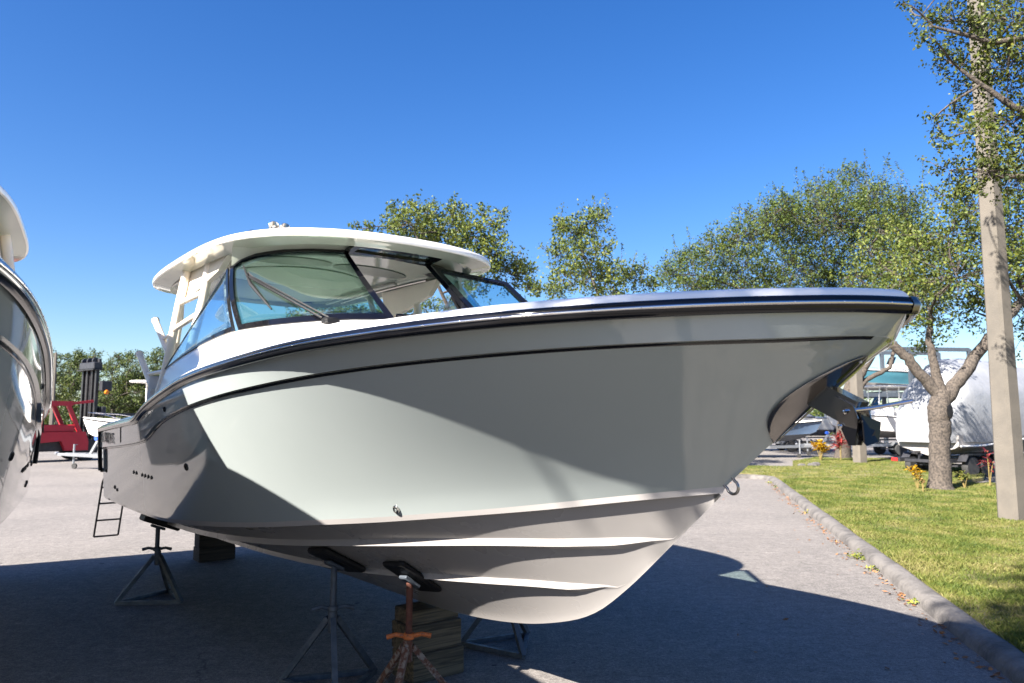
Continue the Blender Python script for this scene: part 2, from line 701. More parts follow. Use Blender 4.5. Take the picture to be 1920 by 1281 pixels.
# ------------------------------------------------------------------ the setting
b = MB()
gx = [-900, -60, -20, -6, 6, 20, 60, 900]
gy = [-900, -60, -10, 4, 16, 40, 90, 1500]
b.grid([[(x, y, 0) for y in gy] for x in gx])
struct(b.build('ground', 'asphalt', smooth=0))

KD = np.array([4.171, 17.051]) / math.hypot(4.171, 17.051)      # kerb direction, away from the camera
KN = np.array([KD[1], -KD[0]])                                   # towards the lawn
K0 = np.array([3.836, 6.025])
kerb_len0, kerb_len1 = -9.0, 19.0
kp = [K0 + KD * t for t in np.arange(kerb_len0, kerb_len1, 0.25)]
cc = kp[-1] - KN * 0.8 + KD * 0.05                               # rounded corner, then left
for a in np.linspace(0, 90, 7)[1:]:
    kp.append(cc + KN * 0.8 * math.cos(R(a)) + KD * 0.8 * math.sin(R(a)))
last = kp[-1]
for t in np.arange(0.25, 14, 0.25):
    kp.append(last - KN * t)
kp = np.array(kp)
kt = np.gradient(kp, axis=0)
kt /= np.linalg.norm(kt, axis=1)[:, None]
kn = np.stack([kt[:, 1], -kt[:, 0]], 1)
prof = [(0.0, -0.02), (0.012, 0.045), (0.03, 0.088), (0.07, 0.118), (0.12, 0.128), (0.20, 0.130), (0.235, 0.118), (0.25, 0.06), (0.25, -0.02)]
G = []
for i in range(len(kp)):
    w = 0.006 * math.sin(i * 0.9) + 0.008 * math.sin(i * 0.37 + 1) + rnd.uniform(-.004, .004)
    G.append([(kp[i][0] + kn[i][0] * (o + w), kp[i][1] + kn[i][1] * (o + w),
               h + (rnd.uniform(-.0015, .0015) if h > 0 else 0)) for o, h in prof])
b = MB().grid(G)
struct(b.build('kerb', 'kerb_concrete', smooth=60))

# lawn: soil sheet with an undulating surface inside the kerb
LAWN = [tuple(K0 + KD * kerb_len0 + KN * 0.24)]
LAWN += [tuple(K0 + KD * t + KN * 0.24) for t in (-4, 0, 5, 10, 15, 19.1)]
LAWN += [(8.2, 26.2), (0.0, 28.4), (-4.0, 29.4), (-4, 32.6), (6, 30.9), (11.2, 29.9), (12.6, 33.6), (15.0, 36.8), (18.6, 35.6), (18.4, 29.0),
         (15.2, 24.2), (13.2, 22.6), (18, 20.3), (30, 16.0), (30, -4)]
LAWN = np.array(LAWN)


def in_lawn(P):
    x, y = P[:, 0], P[:, 1]
    ins = np.zeros(len(P), bool)
    n = len(LAWN)
    for i in range(n):
        x0, y0 = LAWN[i]
        x1, y1 = LAWN[(i + 1) % n]
        c = ((y0 > y) != (y1 > y)) & (x < (x1 - x0) * (y - y0) / (y1 - y0 + 1e-12) + x0)
        ins ^= c
    return ins


b = MB()
b.prism([(x, y, 0.02) for x, y in LAWN], (0, 0, 0.09))
struct(b.build('lawn', 'soil', smooth=0))
LZ = 0.11

# grass blades: denser towards the camera
pts = []
for (y0, y1, dens) in ((4, 9, 5200), (9, 13, 4200), (13, 18, 2600), (18, 24, 1500), (24, 37, 600)):
    xa, xb = (-4.0 if y0 >= 24 else 3.0), 0.78 * y1 + 0.8
    n = int((xb - xa) * (y1 - y0) * dens)
    P = np.stack([rng.uniform(xa, xb, n), rng.uniform(y0, y1, n)], 1)
    P = P[in_lawn(P)]
    P = P[(P[:, 0] < 0.74 * P[:, 1] + 1.0)]
    pts.append(P)
P = np.concatenate(pts)
n = len(P)
dist = P[:, 1]
hgt = rng.uniform(0.025, 0.06, n) * (1 + 0.4 * np.sin(P[:, 0] * 3.1) * np.sin(P[:, 1] * 2.3))
wid = np.clip(0.0016 + dist * 0.00017, 0.0024, 0.009)
an = rng.uniform(0, 2 * PI, n)
la = rng.uniform(0, 2 * PI, n)
ln = hgt * rng.uniform(0.2, 0.9, n)
base = np.stack([P[:, 0], P[:, 1], np.full(n, LZ - 0.005)], 1)
side = np.stack([np.cos(an), np.sin(an), np.zeros(n)], 1) * wid[:, None]
lean = np.stack([np.cos(la) * ln, np.sin(la) * ln, hgt], 1)
V = np.concatenate([base - side, base + side, base + lean * 0.55 * np.array([.6, .6, 1.1]) + side * .8, base + lean, ], 0)
idx = np.arange(n)
F = np.stack([idx, idx + n, idx + 2 * n, idx + 3 * n], 1)
g = np_mesh('grass', V, F, 'grass')
tag(g, 'sunlit yellowish green lawn grass behind the concrete kerb', 'grass', kind='stuff')

# dry leaves gathered along the kerb foot
nl = 520
tt = rng.beta(1.2, 1.2, nl) * 19.5 - 1.0
tt = np.where(rng.random(nl) < .5, np.round(tt / 1.3) * 1.3 + rng.normal(0, .22, nl), tt)
oo = -np.abs(rng.normal(0, 0.10, nl)) - 0.015
P = K0 + KD * tt[:, None] + KN * oo[:, None]
far = rng.random(nl) < 0.10
P[far] += -KN * rng.uniform(0.1, 2.2, (far.sum(), 1))


def leaf_quads(C0, size, up_bias=0.0, flat=False, width=0.5):
    n = len(C0)
    a = rng.normal(0, 1, (n, 3))
    if flat:
        a[:, 2] *= 0.18
    a /= np.linalg.norm(a, axis=1)[:, None]
    nr = rng.normal(0, 1, (n, 3))
    nr[:, 2] += up_bias
    if flat:
        nr = np.stack([rng.normal(0, .35, n), rng.normal(0, .35, n), np.ones(n)], 1)
    c = np.cross(nr, a)
    c /= np.linalg.norm(c, axis=1)[:, None] + 1e-9
    s = size[:, None]
    V = np.stack([C0 - a * s * .5, C0 + c * s * width * .5 + a * s * .05, C0 + a * s * .5, C0 - c * s * width * .5 + a * s * .05], 1).reshape(-1, 3)
    i = np.arange(n) * 4
    return V, np.stack([i, i + 1, i + 2, i + 3], 1)


V, F = leaf_quads(np.column_stack([P, rng.uniform(0.006, 0.02, nl)]), rng.uniform(0.035, 0.075, nl), flat=True)
o = np_mesh('leaf_litter', V, F, 'leaf_dry')
tag(o, 'scattered brown dry leaves lying along the foot of the kerb', 'leaves', kind='stuff')


def weed(t, n, r):
    p = K0 + KD * t - KN * 0.03
    e = empty('weed', (p[0], p[1], 0))
    q = np.abs(rng.normal(0, 1, (n, 3))) * 0 + rng.normal(0, 1, (n, 3)) * r * np.array([1, 1, .5])
    q[:, 2] = np.abs(q[:, 2]) + 0.012
    V, F = leaf_quads(q, rng.uniform(0.03, 0.06, n), up_bias=1.5)
    np_mesh('leaves', V, F, 'leaf_weed', e)
    return e


tag(weed(5.0, 110, 0.075), 'largest green weed tuft growing where asphalt meets the kerb', 'weed')
for t, n, r in ((4.15, 40, 0.05), (2.3, 25, 0.04), (16.4, 35, 0.06), (17.8, 28, 0.06), (10.3, 26, 0.05)):
    tag(weed(t, n, r), 'small green weed sprig growing from the joint at the kerb foot', 'weed', 'small weeds along the kerb')

# ------------------------------------------------------------------ the gray boat: lines of the hull in boat coordinates
# x forward, y to port, z up; x = 0 at the forward keel block
SEND = -6.3


def bs(s):
    if s >= 3.82:
        return 0.
    if s > -.7:
        return 1.72 * (1 - (1 - min((3.82 - s) / 4.55, 1))**4)**.88
    return 1.72 - .22 * ((-s - .7) / 5.6)**1.6


def bk(s):
    if s >= 3.70:
        return 0.
    if s > -.9:
        return 1.67 * (1 - (1 - (3.70 - s) / 4.6)**2.6)**.62
    return 1.67 - .20 * ((-s - .9) / 5.4)**1.6


def bc(s):
    if s >= 2.84:
        return 0.
    u = min((2.84 - s) / 5.0, 1)
    r = 1.42 * (1 - (1 - u)**2.0)**.9
    if s < -2.16:
        r -= .04 * ((-s - 2.16) / 4.14)
    return r


zs = pch([(3.86, 2.464), (3.718, 2.468), (3.5, 2.463), (3.187, 2.452), (2.81, 2.438), (2.392, 2.424), (1.954, 2.410), (1.32, 2.393), (.8, 2.374), (.34, 2.357),
          (-.012, 2.345), (-.362, 2.330), (-.885, 2.296), (-1.312, 2.252), (-1.853, 2.186), (-2.3, 2.122), (-2.62, 2.06), (-2.87, 2.003), (-3.15, 1.972), (-3.46, 1.960), (-6.4, 1.848)])
zkn = pch([(3.70, 2.345), (3.458, 2.325), (3.07, 2.316), (2.64, 2.304), (2.11, 2.285), (1.68, 2.267), (1.2, 2.243), (.557, 2.204), (-.136, 2.158),
           (-1.09, 2.077), (-1.93, 1.966), (-2.71, 1.79), (-3.3, 1.745), (-6.4, 1.60)])
zc = pch([(2.84, 1.625), (2.486, 1.573), (2.017, 1.498), (1.772, 1.463), (1.203, 1.385), (.864, 1.341), (.364, 1.283), (-.457, 1.189),
          (-1.454, 1.099), (-2.898, .998), (-4.553, .947), (-6.4, .916)])
zb = pch([(2.875, 1.662), (2.468, 1.602), (2.038, 1.534), (1.794, 1.497), (1.227, 1.421), (.889, 1.376), (.364, 1.318), (-.426, 1.230),
          (-1.593, 1.130), (-2.9, 1.032), (-4.55, .98), (-6.4, .95)])
zke = pch([(3.70, 2.345), (3.586, 2.260), (3.058, 1.808), (2.84, 1.612), (2.517, 1.330), (2.145, 1.015), (1.923, .861), (1.743, .780), (1.424, .688),
           (1.24, .648), (.831, .588), (.342, .545), (-.268, .522), (-1.5, .505), (-2.874, .469), (-4.319, .422), (-6.3, .37)])
def strake(s, tip, c):
    x = max(tip - s, 0.0)
    return (c[0] * x**.75 + c[1] * x + c[2] * x**1.5 + c[3] * x * x) / max(bc(s) - .045, .02)


def ph1(s):
    return min(max(strake(s, 2.55, (-.3414, 1.2596, -.4715, .05076)), .06), .93)


def ph2(s):
    return min(max(strake(s, 2.15, (.1580, .3341, -.1988, .02551)), .03), .6)



def gam(s):
    return 1 - .16 * sstep(-2.0, 1.0, s)



def sl(s0, t):
    return s0 - (s0 - SEND) * t**1.6


NT = 84
TT = np.linspace(0, 1, NT)


def topside(t):
    s1, s2, s3, s4 = sl(2.84, t), sl(2.87, t), sl(3.70, t), sl(3.82, t)
    fd = min(1, t * 14)
    B1 = bc(s1)
    B2 = bc(s2) + .012 * fd + .012 * min(1, t * 3)
    chine = (s1, B1, zc(s1) if t > 0 else 1.612)
    boot = (s2, B2, zb(s2))
    kn_ = (s3, bk(s3) - .022 * fd, zkn(s3))
    ko_ = (s3, bk(s3) + .012 * fd, zkn(s3) + .002)
    ed = lerp(1.50, 0.92, sstep(.15, .75, t))
    fl = []
    for v in np.linspace(0, 1, 13):
        fl.append((lerp(boot[0], kn_[0], v), boot[1] + (kn_[1] - boot[1]) * v**ed, lerp(boot[2], kn_[2], v)))
    up = []
    B4 = bs(s4) - .012 * fd
    for v in np.linspace(0, 1, 5):
        up.append((lerp(ko_[0], s4, v), ko_[1] + (B4 - ko_[1]) * v**lerp(1.1, 1, t), lerp(ko_[2], zs(s4), v)))
    return chine, boot, fl, up


def bottom_cols(t):
    s = sl(2.84, t)
    zk, z1, B = zke(s), zc(s) - .004, max(bc(s) - .045, 0.0)
    if t == 0:
        z1 = zk

    def P(v):
        return (s, B * v, zk + (z1 - zk) * max(v, 0)**gam(s))
    f1 = sstep(2.60, 2.2, s)
    f2 = sstep(2.18, 1.8, s)
    a1, a2 = ph1(s), ph2(s)
    bb = max(B, 1e-3)
    c2 = max(a2 - .045 * f2 / bb, a2 * .6)
    c1 = max(a1 - .055 * f1 / bb, a2 + .02)
    out = [P(v) for v in c2 * np.linspace(0, 1, 7)**1.7]
    p = P(a2)
    out += [(p[0], p[1] + .004 * f2, p[2] - .040 * f2), (p[0], p[1], p[2])]
    out += [P(v) for v in np.linspace(a2, c1, 6)[1:]]
    p = P(a1)
    out += [(p[0], p[1] + .004 * f1, p[2] - .044 * f1), (p[0], p[1], p[2])]
    out += [P(v) for v in np.linspace(a1, 1, 5)[1:]]
    out.append((s, bc(s), zc(s) if t > 0 else zk))
    return out


cols = [topside(t) for t in TT]
bots = [bottom_cols(t) for t in TT]
BOAT_YAW = -R(53.0)
BOAT_O = (-0.651, 6.073, 0)
boat = empty('motor_boat', BOAT_O, BOAT_YAW)
tag(boat, 'large gray hulled motor boat with white hardtop standing on jack stands', 'boat', 'gray motor boats on stands')


def sided(rows, sgn):
    return [[(p[0], sgn * p[1], p[2]) for p in r] for r in rows]


hull = MB()
boot = MB()
hb = MB()
for sg in (1, -1):
    hull.grid(sided([c[2] + c[3] for c in cols], sg), flip=sg > 0)
    boot.grid(sided([[c[0], c[1]] for c in cols], sg), flip=sg > 0)
    hb.grid(sided(bots, sg), flip=sg > 0)
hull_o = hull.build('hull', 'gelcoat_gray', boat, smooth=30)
al = MB()
for sg in (1, -1):
    rows = []
    for c in cols[1:]:
        p, q = np.array(c[2][-1]), np.array(c[2][-2])
        d_ = (q - p) / np.linalg.norm(q - p)
        n_ = np.array([0, .004, 0])
        rows.append([p + n_ + d_ * .001, p + n_ + np.array([0, .003, 0]) + d_ * .004, p + n_ + np.array([0, .003, 0]) + d_ * .017, p + n_ * .3 + d_ * .021])
    al.grid(sided(rows, sg), flip=sg < 0)
al.build('knuckle_shade_line', 'black_gloss', hull_o, smooth=40)  # black strip standing in for the shadow under the knuckle step
hull_o['label'] = 'glossy pale gray topsides with a moulded knuckle line'
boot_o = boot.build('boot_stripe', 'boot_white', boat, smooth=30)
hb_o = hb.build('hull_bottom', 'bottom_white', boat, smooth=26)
hb_o['label'] = 'white hull bottom with spray strakes'
# transom
tr = MB()
end = list(bots[-1][:-1]) + [cols[-1][0], cols[-1][1]] + cols[-1][2] + cols[-1][3]
tr.grid([[(p[0] - .002, p[1], p[2]) for p in end], [(p[0] - .002, -p[1], p[2]) for p in end]])
tr.build('transom', 'gelcoat_gray', boat, smooth=0)

# sheer line frame: points, inward normals in plan
SP = []
for t in np.linspace(0, 1, 110):
    s = sl(3.82, t**1.25)
    SP.append((s, bs(s), zs(s)))
SP = np.array(SP)


def ring(off, dz, sgn):
    out = []
    n = len(SP)
    for i in range(n):
        if i == 0:
            nx, ny = -1.0, 0.0
        else:
            d = SP[min(i + 1, n - 1)] - SP[i - 1]
            l = math.hypot(d[0], d[1])
            nx, ny = d[1] / l, -d[0] / l      # candidate
            nx, ny = (-abs(d[1]) / l, -abs(d[0]) / l)
            if d[1] < 0:
                nx = abs(d[1]) / l
        x, y = SP[i][0] + nx * off, max(SP[i][1] + ny * off, 0.0)
        out.append((x, sgn * y, SP[i][2] + dz))
    return out


rail = MB()
strip = MB()
for sg in (-1, 1):
    pr = [(0.012, .034), (-.014, .031), (-.026, .018), (-.027, -.018), (-.014, -.034), (.012, -.037)]
    rail.grid(np.array([ring(o, z, sg) for o, z in pr]).transpose(1, 0, 2), flip=sg < 0)
    pr = [(-.024, .0085), (-.031, .007), (-.034, 0), (-.031, -.007), (-.024, -.0085)]
    strip.grid(np.array([ring(o, z, sg) for o, z in pr]).transpose(1, 0, 2), flip=sg < 0)
rail_o = rail.build('rub_rail', 'black_gloss', boat, smooth=50)
strip.build('rail_insert', 'steel', rail_o, smooth=60)
scr = MB()
arc = np.concatenate([[0], np.cumsum(np.linalg.norm(np.diff(SP, axis=0), axis=1))])
for sg in (-1, 1):
    rr = np.array(ring(-.034, 0, sg))
    for d in np.arange(.12, arc[-1], .20):
        p = [np.interp(d, arc, rr[:, k]) for k in range(3)]
        scr.lathe([(0.0001, -.0012), (.0035, -.001), (.0045, 0), (.0035, .001), (.0001, .0012)], 6, 'Y', p)
so = scr.build('screw_heads', 'steel', rail_o, smooth=60)
so['kind'] = 'stuff'
# nose casting over the rail joint at the bow
nc = MB()
P0 = []
for sg in (-1, 1):
    r = [ring(o, z, sg)[:4] for o, z in ((-.010, .036), (-.020, .032), (-.038, 0), (-.022, -.035), (-.012, -.039))]
    nc.grid(np.array(r).transpose(1, 0, 2), flip=sg < 0)
nc.build('rail_end_cap', 'steel_plate', rail_o, smooth=70)

# gunwale moulding above the rail
gun = MB()
GP = [(0.006, .028), (.012, .045), (.030, .062), (.060, .074), (.11, .082), (.17, .087)]
for sg in (-1, 1):
    gun.grid(np.array([ring(o, z, sg) for o, z in GP]).transpose(1, 0, 2), flip=sg < 0)
gun.build('gunwale', 'deck_white', boat, smooth=50)
R3 = np.array(ring(.17, .087, 1))
_o = np.argsort(R3[:, 0])
r3x, r3y, r3z = R3[_o, 0], R3[_o, 1], R3[_o, 2]


def yR3(s):
    return float(np.interp(s, r3x, r3y))


def zR3(s):
    return float(np.interp(s, r3x, r3z))


# windshield base line
WB = [(.12, .0, 2.79), (.11, .2, 2.785), (.09, .4, 2.775), (-.08, .75, 2.762), (-.37, 1.0, 2.748), (-.75, 1.16, 2.742), (-1.11, 1.25, 2.735),
      (-1.8, 1.335, 2.675), (-2.5, 1.375, 2.59), (-3.1, 1.39, 2.50)]
pW = pch([(p[0], p[1]) for p in WB[2:]])
zW = pch([(p[0], p[2]) for p in WB[2:]])
deck = MB()
rows = []
for s in np.linspace(1.45, .12, 16):          # trunk in front of the windshield
    e, ye = zR3(s), yR3(s)
    f = sstep(1.5, .12, s)
    r = []
    for y in np.linspace(-1, 1, 33):
        yy = y * ye
        x = min(max((ye - abs(yy)) / (ye - .4), 0), 1)
        r.append((s, yy, e + (2.78 - e) * f * x**.85 + .012 * math.sin(PI * x)))
    rows.append(r)
deck.grid(rows)
for sg in (-1, 1):
    rows = []
    for s in list(np.linspace(.12, -3.1, 40)) + [-3.25, -3.4]:
        e, ye = zR3(s), yR3(s)
        ss = min(max(s, -3.1), .09)
        k = 1 - sstep(-3.0, -3.4, s)
        pw, zw = pW(ss), zW(ss)
        zw = lerp(e + .01, zw, k)
        r = [(s, sg * lerp(ye, pw, x), e + (zw - e) * x**.85 + .012 * math.sin(PI * x)) for x in np.linspace(0, 1, 9)]
        rows.append(r)
    deck.grid(rows, flip=sg < 0)
deck.build('deck', 'deck_white', boat, smooth=50)
cp = MB()
for sg in (-1, 1):
    rw = []
    for s in np.linspace(1.45, 3.60, 24):      # bow well
        ye = yR3(s)
        rw.append([(s, sg * ye, zR3(s)), (s, sg * max(ye - .16, 0), zR3(s) + .006), (s, sg * max(ye - .19, 0), zR3(s) - .02), (s, sg * max(ye * .72 - .3, 0), 2.24)])
    cp.grid(rw, flip=sg > 0)
    rw = []
    for s in np.linspace(-6.25, -.6, 24):      # cockpit
        ye = min(yR3(s), 1.30 if s > -3.3 else 9)
        zt = zR3(s) if s < -3.35 else 2.45
        rw.append([(s, sg * ye, zt), (s, sg * (ye - .10), zt), (s, sg * (ye - .12), 1.15)])
    cp.grid(rw, flip=sg > 0)
cp.grid([[(s, y * max(yR3(s) * .72 - .3, 0), 2.24) for y in (-1, 1)] for s in np.linspace(1.45, 3.60, 16)])
cp.grid([[(s, y * 1.25, 1.15) for y in (-1, 1)] for s in np.linspace(-6.28, -.6, 6)])
cp.add([(1.45, -1.28, 2.488), (1.45, 1.28, 2.488), (1.45, .75, 2.24), (1.45, -.75, 2.24)], [(0, 1, 2, 3)])
cp.build('cockpit_liner', 'deck_white', boat, smooth=40)
ds = MB()
for sg in (-1, 1):
    ds.box((-.95, sg * .78, 2.40), (.75, .72, .58), bev=.08)
ds.build('dashboard', 'liner_gray', boat)
cu = MB()
cu.box((1.75, 1.22, 2.505), (.62, .26, .10), bev=.045)
cu.build('bow_cushion', 'canvas_gray', boat)


# windshield
def wb(s):                                        # base point (starboard positive)
    return np.array([s, pW(s), zW(s)])


TOP = [(-.80, 0, 3.50), (-.84, .40, 3.49), (-.95, .66, 3.488), (-1.10, .88, 3.478), (-1.30, 1.06, 3.455), (-1.46, 1.15, 3.42), (-1.56, 1.195, 3.35)]
TOPA = np.array(TOP[1:])
ta = np.concatenate([[0], np.cumsum(np.linalg.norm(np.diff(TOPA, axis=0), axis=1))])
BASEA = np.array([wb(s) for s in np.linspace(.09, -1.08, 24)])
ba = np.concatenate([[0], np.cumsum(np.linalg.norm(np.diff(BASEA, axis=0), axis=1))])


def lp(A, a, u):
    return np.array([np.interp(u * a[-1], a, A[:, k]) for k in range(3)])


frame = MB()
fr2 = empty('windshield_frame')
fr2.parent = boat


def sgp(P, sg):
    return [(p[0], sg * p[1], p[2]) for p in P]


base_line = [(p[0], p[1], p[2] + .012) for p in BASEA]
side_line = [(*wb(s)[:2], wb(s)[2] + .012) for s in np.linspace(-1.14, -3.02, 16)]
for sg in (-1, 1):
    bp_ = [lp(BASEA, ba, u) for u in np.linspace(0, 1, 24)]
    tp_ = [lp(TOPA, ta, u) for u in np.linspace(0, 1, 24)]

    def mixp(u, v):
        a, c = lp(BASEA, ba, u), lp(TOPA, ta, u)
        q = a + (c - a) * v
        q[1] += .035 * math.sin(PI * v) * (0.3 + 0.7 * u)
        return q
    # bottom, top, mullion and corner members
    G = [[mixp(u, v) for v in (0.0, .012, .055, .06)] for u in np.linspace(0, 1, 24)]

    def band(fn, uu, w0, w1, th=.018):
        """a flat bar following the glass, thickness th outwards"""
        mb = MB()
        rows = []
        for u in uu:
            a, c = np.array(fn(u, w0)), np.array(fn(u, w1))
            o = np.array([.55, .55, .35]) * th
            rows.append([(a[0] - o[0], sg * (a[1] - o[1]), a[2] - o[2]), (a[0] + o[0], sg * (a[1] + o[1]), a[2] + o[2]),
                         (c[0] + o[0], sg * (c[1] + o[1]), c[2] + o[2]), (c[0] - o[0], sg * (c[1] - o[1]), c[2] - o[2]),
                         (a[0] - o[0], sg * (a[1] - o[1]), a[2] - o[2])])
        mb.grid(rows, flip=sg < 0)
        n = len(rows)
        mb.f.append((0, 1, 2, 3))
        k = (n - 1) * 5
        mb.f.append((k + 3, k + 2, k + 1, k))
        return mb
    UU = np.linspace(0, 1, 22)
    VV = np.linspace(0, 1, 12)
    band(mixp, UU, -.005, .065).build('bottom_bar', 'black_frame', fr2, smooth=40)
    band(mixp, UU, .955, 1.02).build('top_bar', 'black_frame', fr2, smooth=40)
    band(lambda v, w: mixp(w, v), VV, -.012, .038, .024).build('mullion', 'black_frame', fr2, smooth=40)
    band(lambda v, w: mixp(w, v), VV, .955, 1.0).build('corner_post', 'black_frame', fr2, smooth=40)
    pn = MB()
    pn.grid([[(lambda q: (q[0], sg * q[1], q[2]))(mixp(u, v)) for v in np.linspace(.06, .96, 10)] for u in np.linspace(.035, .96, 18)], flip=sg < 0)
    o = pn.build('pane', 'glass_green', fr2, smooth=60, solid=.005)
    # side window: a triangle behind the corner post
    A = np.array([-1.60, 1.205, 3.36])

    def sidep(u, v):
        a = wb(lerp(-1.15, -3.05, u))
        c = lerp(A, np.array(wb(-3.06)), u)
        q = a + (c - a) * v
        q[1] += .02 * math.sin(PI * v) * (1 - u)
        return q
    band(sidep, np.linspace(0, 1, 18), -.0, .07 * 1.0).build('sill_bar', 'black_frame', fr2, smooth=40)
    band(lambda v, w: sidep(w, v), VV, 0, .022).build('side_post', 'black_frame', fr2, smooth=40)
    sw = MB()
    sw.grid([[(lambda q: (q[0], sg * q[1], q[2]))(sidep(u, v)) for v in np.linspace(.06, 1, 8)] for u in np.linspace(.02, .985, 18)], flip=sg < 0)
    sw.build('side_window', 'glass_side', fr2, smooth=60, solid=.006)
    ed = MB().tube([(p[0], sg * (p[1] + .004), p[2]) for p in [sidep(u, 1.0) for u in np.linspace(0, .99, 14)]], .007, 6)
    ed.build('window_edge', 'steel', fr2)
cb = MB()
cb.tube([(.115, -.4, 2.80), (.13, 0, 2.812), (.115, .4, 2.80)], .018, 8)
cb.build('centre_sill', 'black_frame', fr2)
cb = MB()
cb.tube([(-.84, -.40, 3.475), (-.80, 0, 3.485), (-.84, .40, 3.475)], .022, 8)
cb.build('centre_bar', 'black_frame', fr2)


def framed_pane(name, Q, w, th, gm, parent):
    """Q: four corners; a flat frame of width w and a pane inside"""
    Q = [Vector(q) for q in Q]
    n = (Q[1] - Q[0]).cross(Q[3] - Q[0]).normalized()
    c = sum(Q, Vector()) / 4
    inn = []
    for i in range(4):
        a, bq, d = Q[i], Q[(i + 1) % 4], Q[i - 1]
        e1, e2 = (bq - a).normalized(), (d - a).normalized()
        k = w / max(e1.cross(e2).length, .2)
        inn.append(a + (e1 + e2) * k)
    mb = MB()
    for i in range(4):
        j = (i + 1) % 4
        mb.prism([Q[i] - n * th / 2, Q[j] - n * th / 2, inn[j] - n * th / 2, inn[i] - n * th / 2], n * th)
    o = mb.build(name, 'black_frame', parent, smooth=0)
    pb = MB().add(inn, [(0, 1, 2, 3)])
    pb.build('pane', gm, o, smooth=0, solid=.005)
    return o


d = Vector((.41, .61, -.15))
H1, H2 = Vector((-.80, .44, 3.44)), Vector((.02, .44, 2.84))
hp = framed_pane('hinged_door_pane', [H1, H1 + d, H2 + d, H2], .055, .03, 'glass_blue', boat)
hp['label'] = 'windshield door pane swung open'
framed_pane('vent_hatch', [(-.80, .44, 3.478), (-.55, .44, 3.500), (-.55, -.44, 3.500), (-.80, -.44, 3.478)], .06, .034, 'glass_green', boat)

# hardtop
HC, HA, HB_, HN = -2.8, 2.42, 1.39, 3.6
hz = pch([(-5.4, 3.575), (-4.6, 3.605), (-3.5, 3.615), (-2.76, 3.605), (-1.39, 3.555), (-.77, 3.50), (-.24, 3.425), (.2, 3.36)])


def ht(th, k=1.0, dz=0.0):
    c, s_ = math.cos(th), math.sin(th)
    x = HC + (HA - (1 - k) * 1.0) * (abs(c)**(2 / HN)) * (1 if c > 0 else -1) if k > .55 else HC + HA * k * (abs(c)**(2 / HN)) * (1 if c > 0 else -1)
    y = HB_ * k * (abs(s_)**(2 / HN)) * (1 if s_ > 0 else -1)
    return (x, y, hz(x) + .10 * (1 - (y / 1.4)**2) + dz)


TH = np.linspace(0, 2 * PI, 97)[:-1]


def ht_rings(spec):
    return np.array([[ht(t, k, dz) for k, dz in spec] for t in TH])


hardt = MB()
hardt.grid(ht_rings([(.984, -.034), (.997, -.028), (1.0, -.012), (.999, .010), (.988, .028), (.95, .040), (.7, .05), (.4, .05), (.12, .05), (.0, .05)]), closeu=True, flip=True)
ht_o = hardt.build('hardtop', 'hardtop_white', boat, smooth=45)
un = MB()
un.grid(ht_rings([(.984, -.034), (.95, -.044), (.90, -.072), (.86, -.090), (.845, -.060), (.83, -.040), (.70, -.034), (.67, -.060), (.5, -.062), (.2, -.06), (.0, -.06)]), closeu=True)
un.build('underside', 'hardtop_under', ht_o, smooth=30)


def ceil_z(x, y, d):
    return hz(x) + .10 * (1 - (y / 1.4)**2) + d


def ceiling_oval(name, cx, cy, rx, ry, m, d, n=32, parent=None, th=.012):
    mb = MB()
    top = [(cx + rx * math.cos(a), cy + ry * math.sin(a)) for a in np.linspace(0, 2 * PI, n, endpoint=False)]
    V = [(x, y, ceil_z(x, y, d)) for x, y in top] + [(x, y, ceil_z(x, y, d - th)) for x, y in top] + [(cx, cy, ceil_z(cx, cy, d - th))]
    F = [(i, (i + 1) % n, n + (i + 1) % n, n + i) for i in range(n)] + [(n + i, n + (i + 1) % n, 2 * n) for i in range(n)]
    mb.add(V, F)
    return mb.build(name, m, parent or ht_o, smooth=30)


for sg in (-1, 1):
    ceiling_oval('ceiling_hatch', -2.08, sg * .44, .24, .42, 'liner_dark', -.058)
ceiling_oval('ceiling_panel', -3.05, 0, .62, .80, 'liner_gray', -.058)
for sg in (-1, 1):
    ceiling_oval('speaker', -1.75, sg * 1.03, .09, .09, 'black_rubber', -.03, 20)
    ceiling_oval('courtesy_light', -4.75, sg * .78, .10, .045, 'liner_dark', -.055, 20)
    mb = MB()
    mb.tube([(x, sg * 1.10, ceil_z(x, 1.10, -.052)) for x in np.linspace(-4.5, -2.0, 12)], .014, 6)
    mb.build('ceiling_rail', 'steel', ht_o)
    mb = MB()
    mb.tube([(x, sg * .92, ceil_z(x, .92, -.085)) for x in np.linspace(-4.4, -2.4, 12)], .02, 6)
    mb.build('ceiling_moulding', 'liner_gray', ht_o)
# front drop panel between the hardtop and the windshield head
fp = MB()
rows = []
for y in np.linspace(-1.2, 1.2, 25):
    ay = abs(y)
    tx = float(np.interp(ay, [0, .4, .66, .88, 1.06, 1.2], [-.80, -.84, -.95, -1.10, -1.30, -1.56]))
    tz = float(np.interp(ay, [0, .4, .66, .88, 1.06, 1.2], [3.50, 3.49, 3.488, 3.478, 3.455, 3.36]))
    x2 = tx + .16
    rows.append([(tx - .02, y, tz), (tx + .03, y, tz + .01), (x2, y * 1.03, ceil_z(x2, y, -.03))])
fp.grid(rows)
fp.build('head_panel', 'hardtop_under', ht_o, smooth=50)

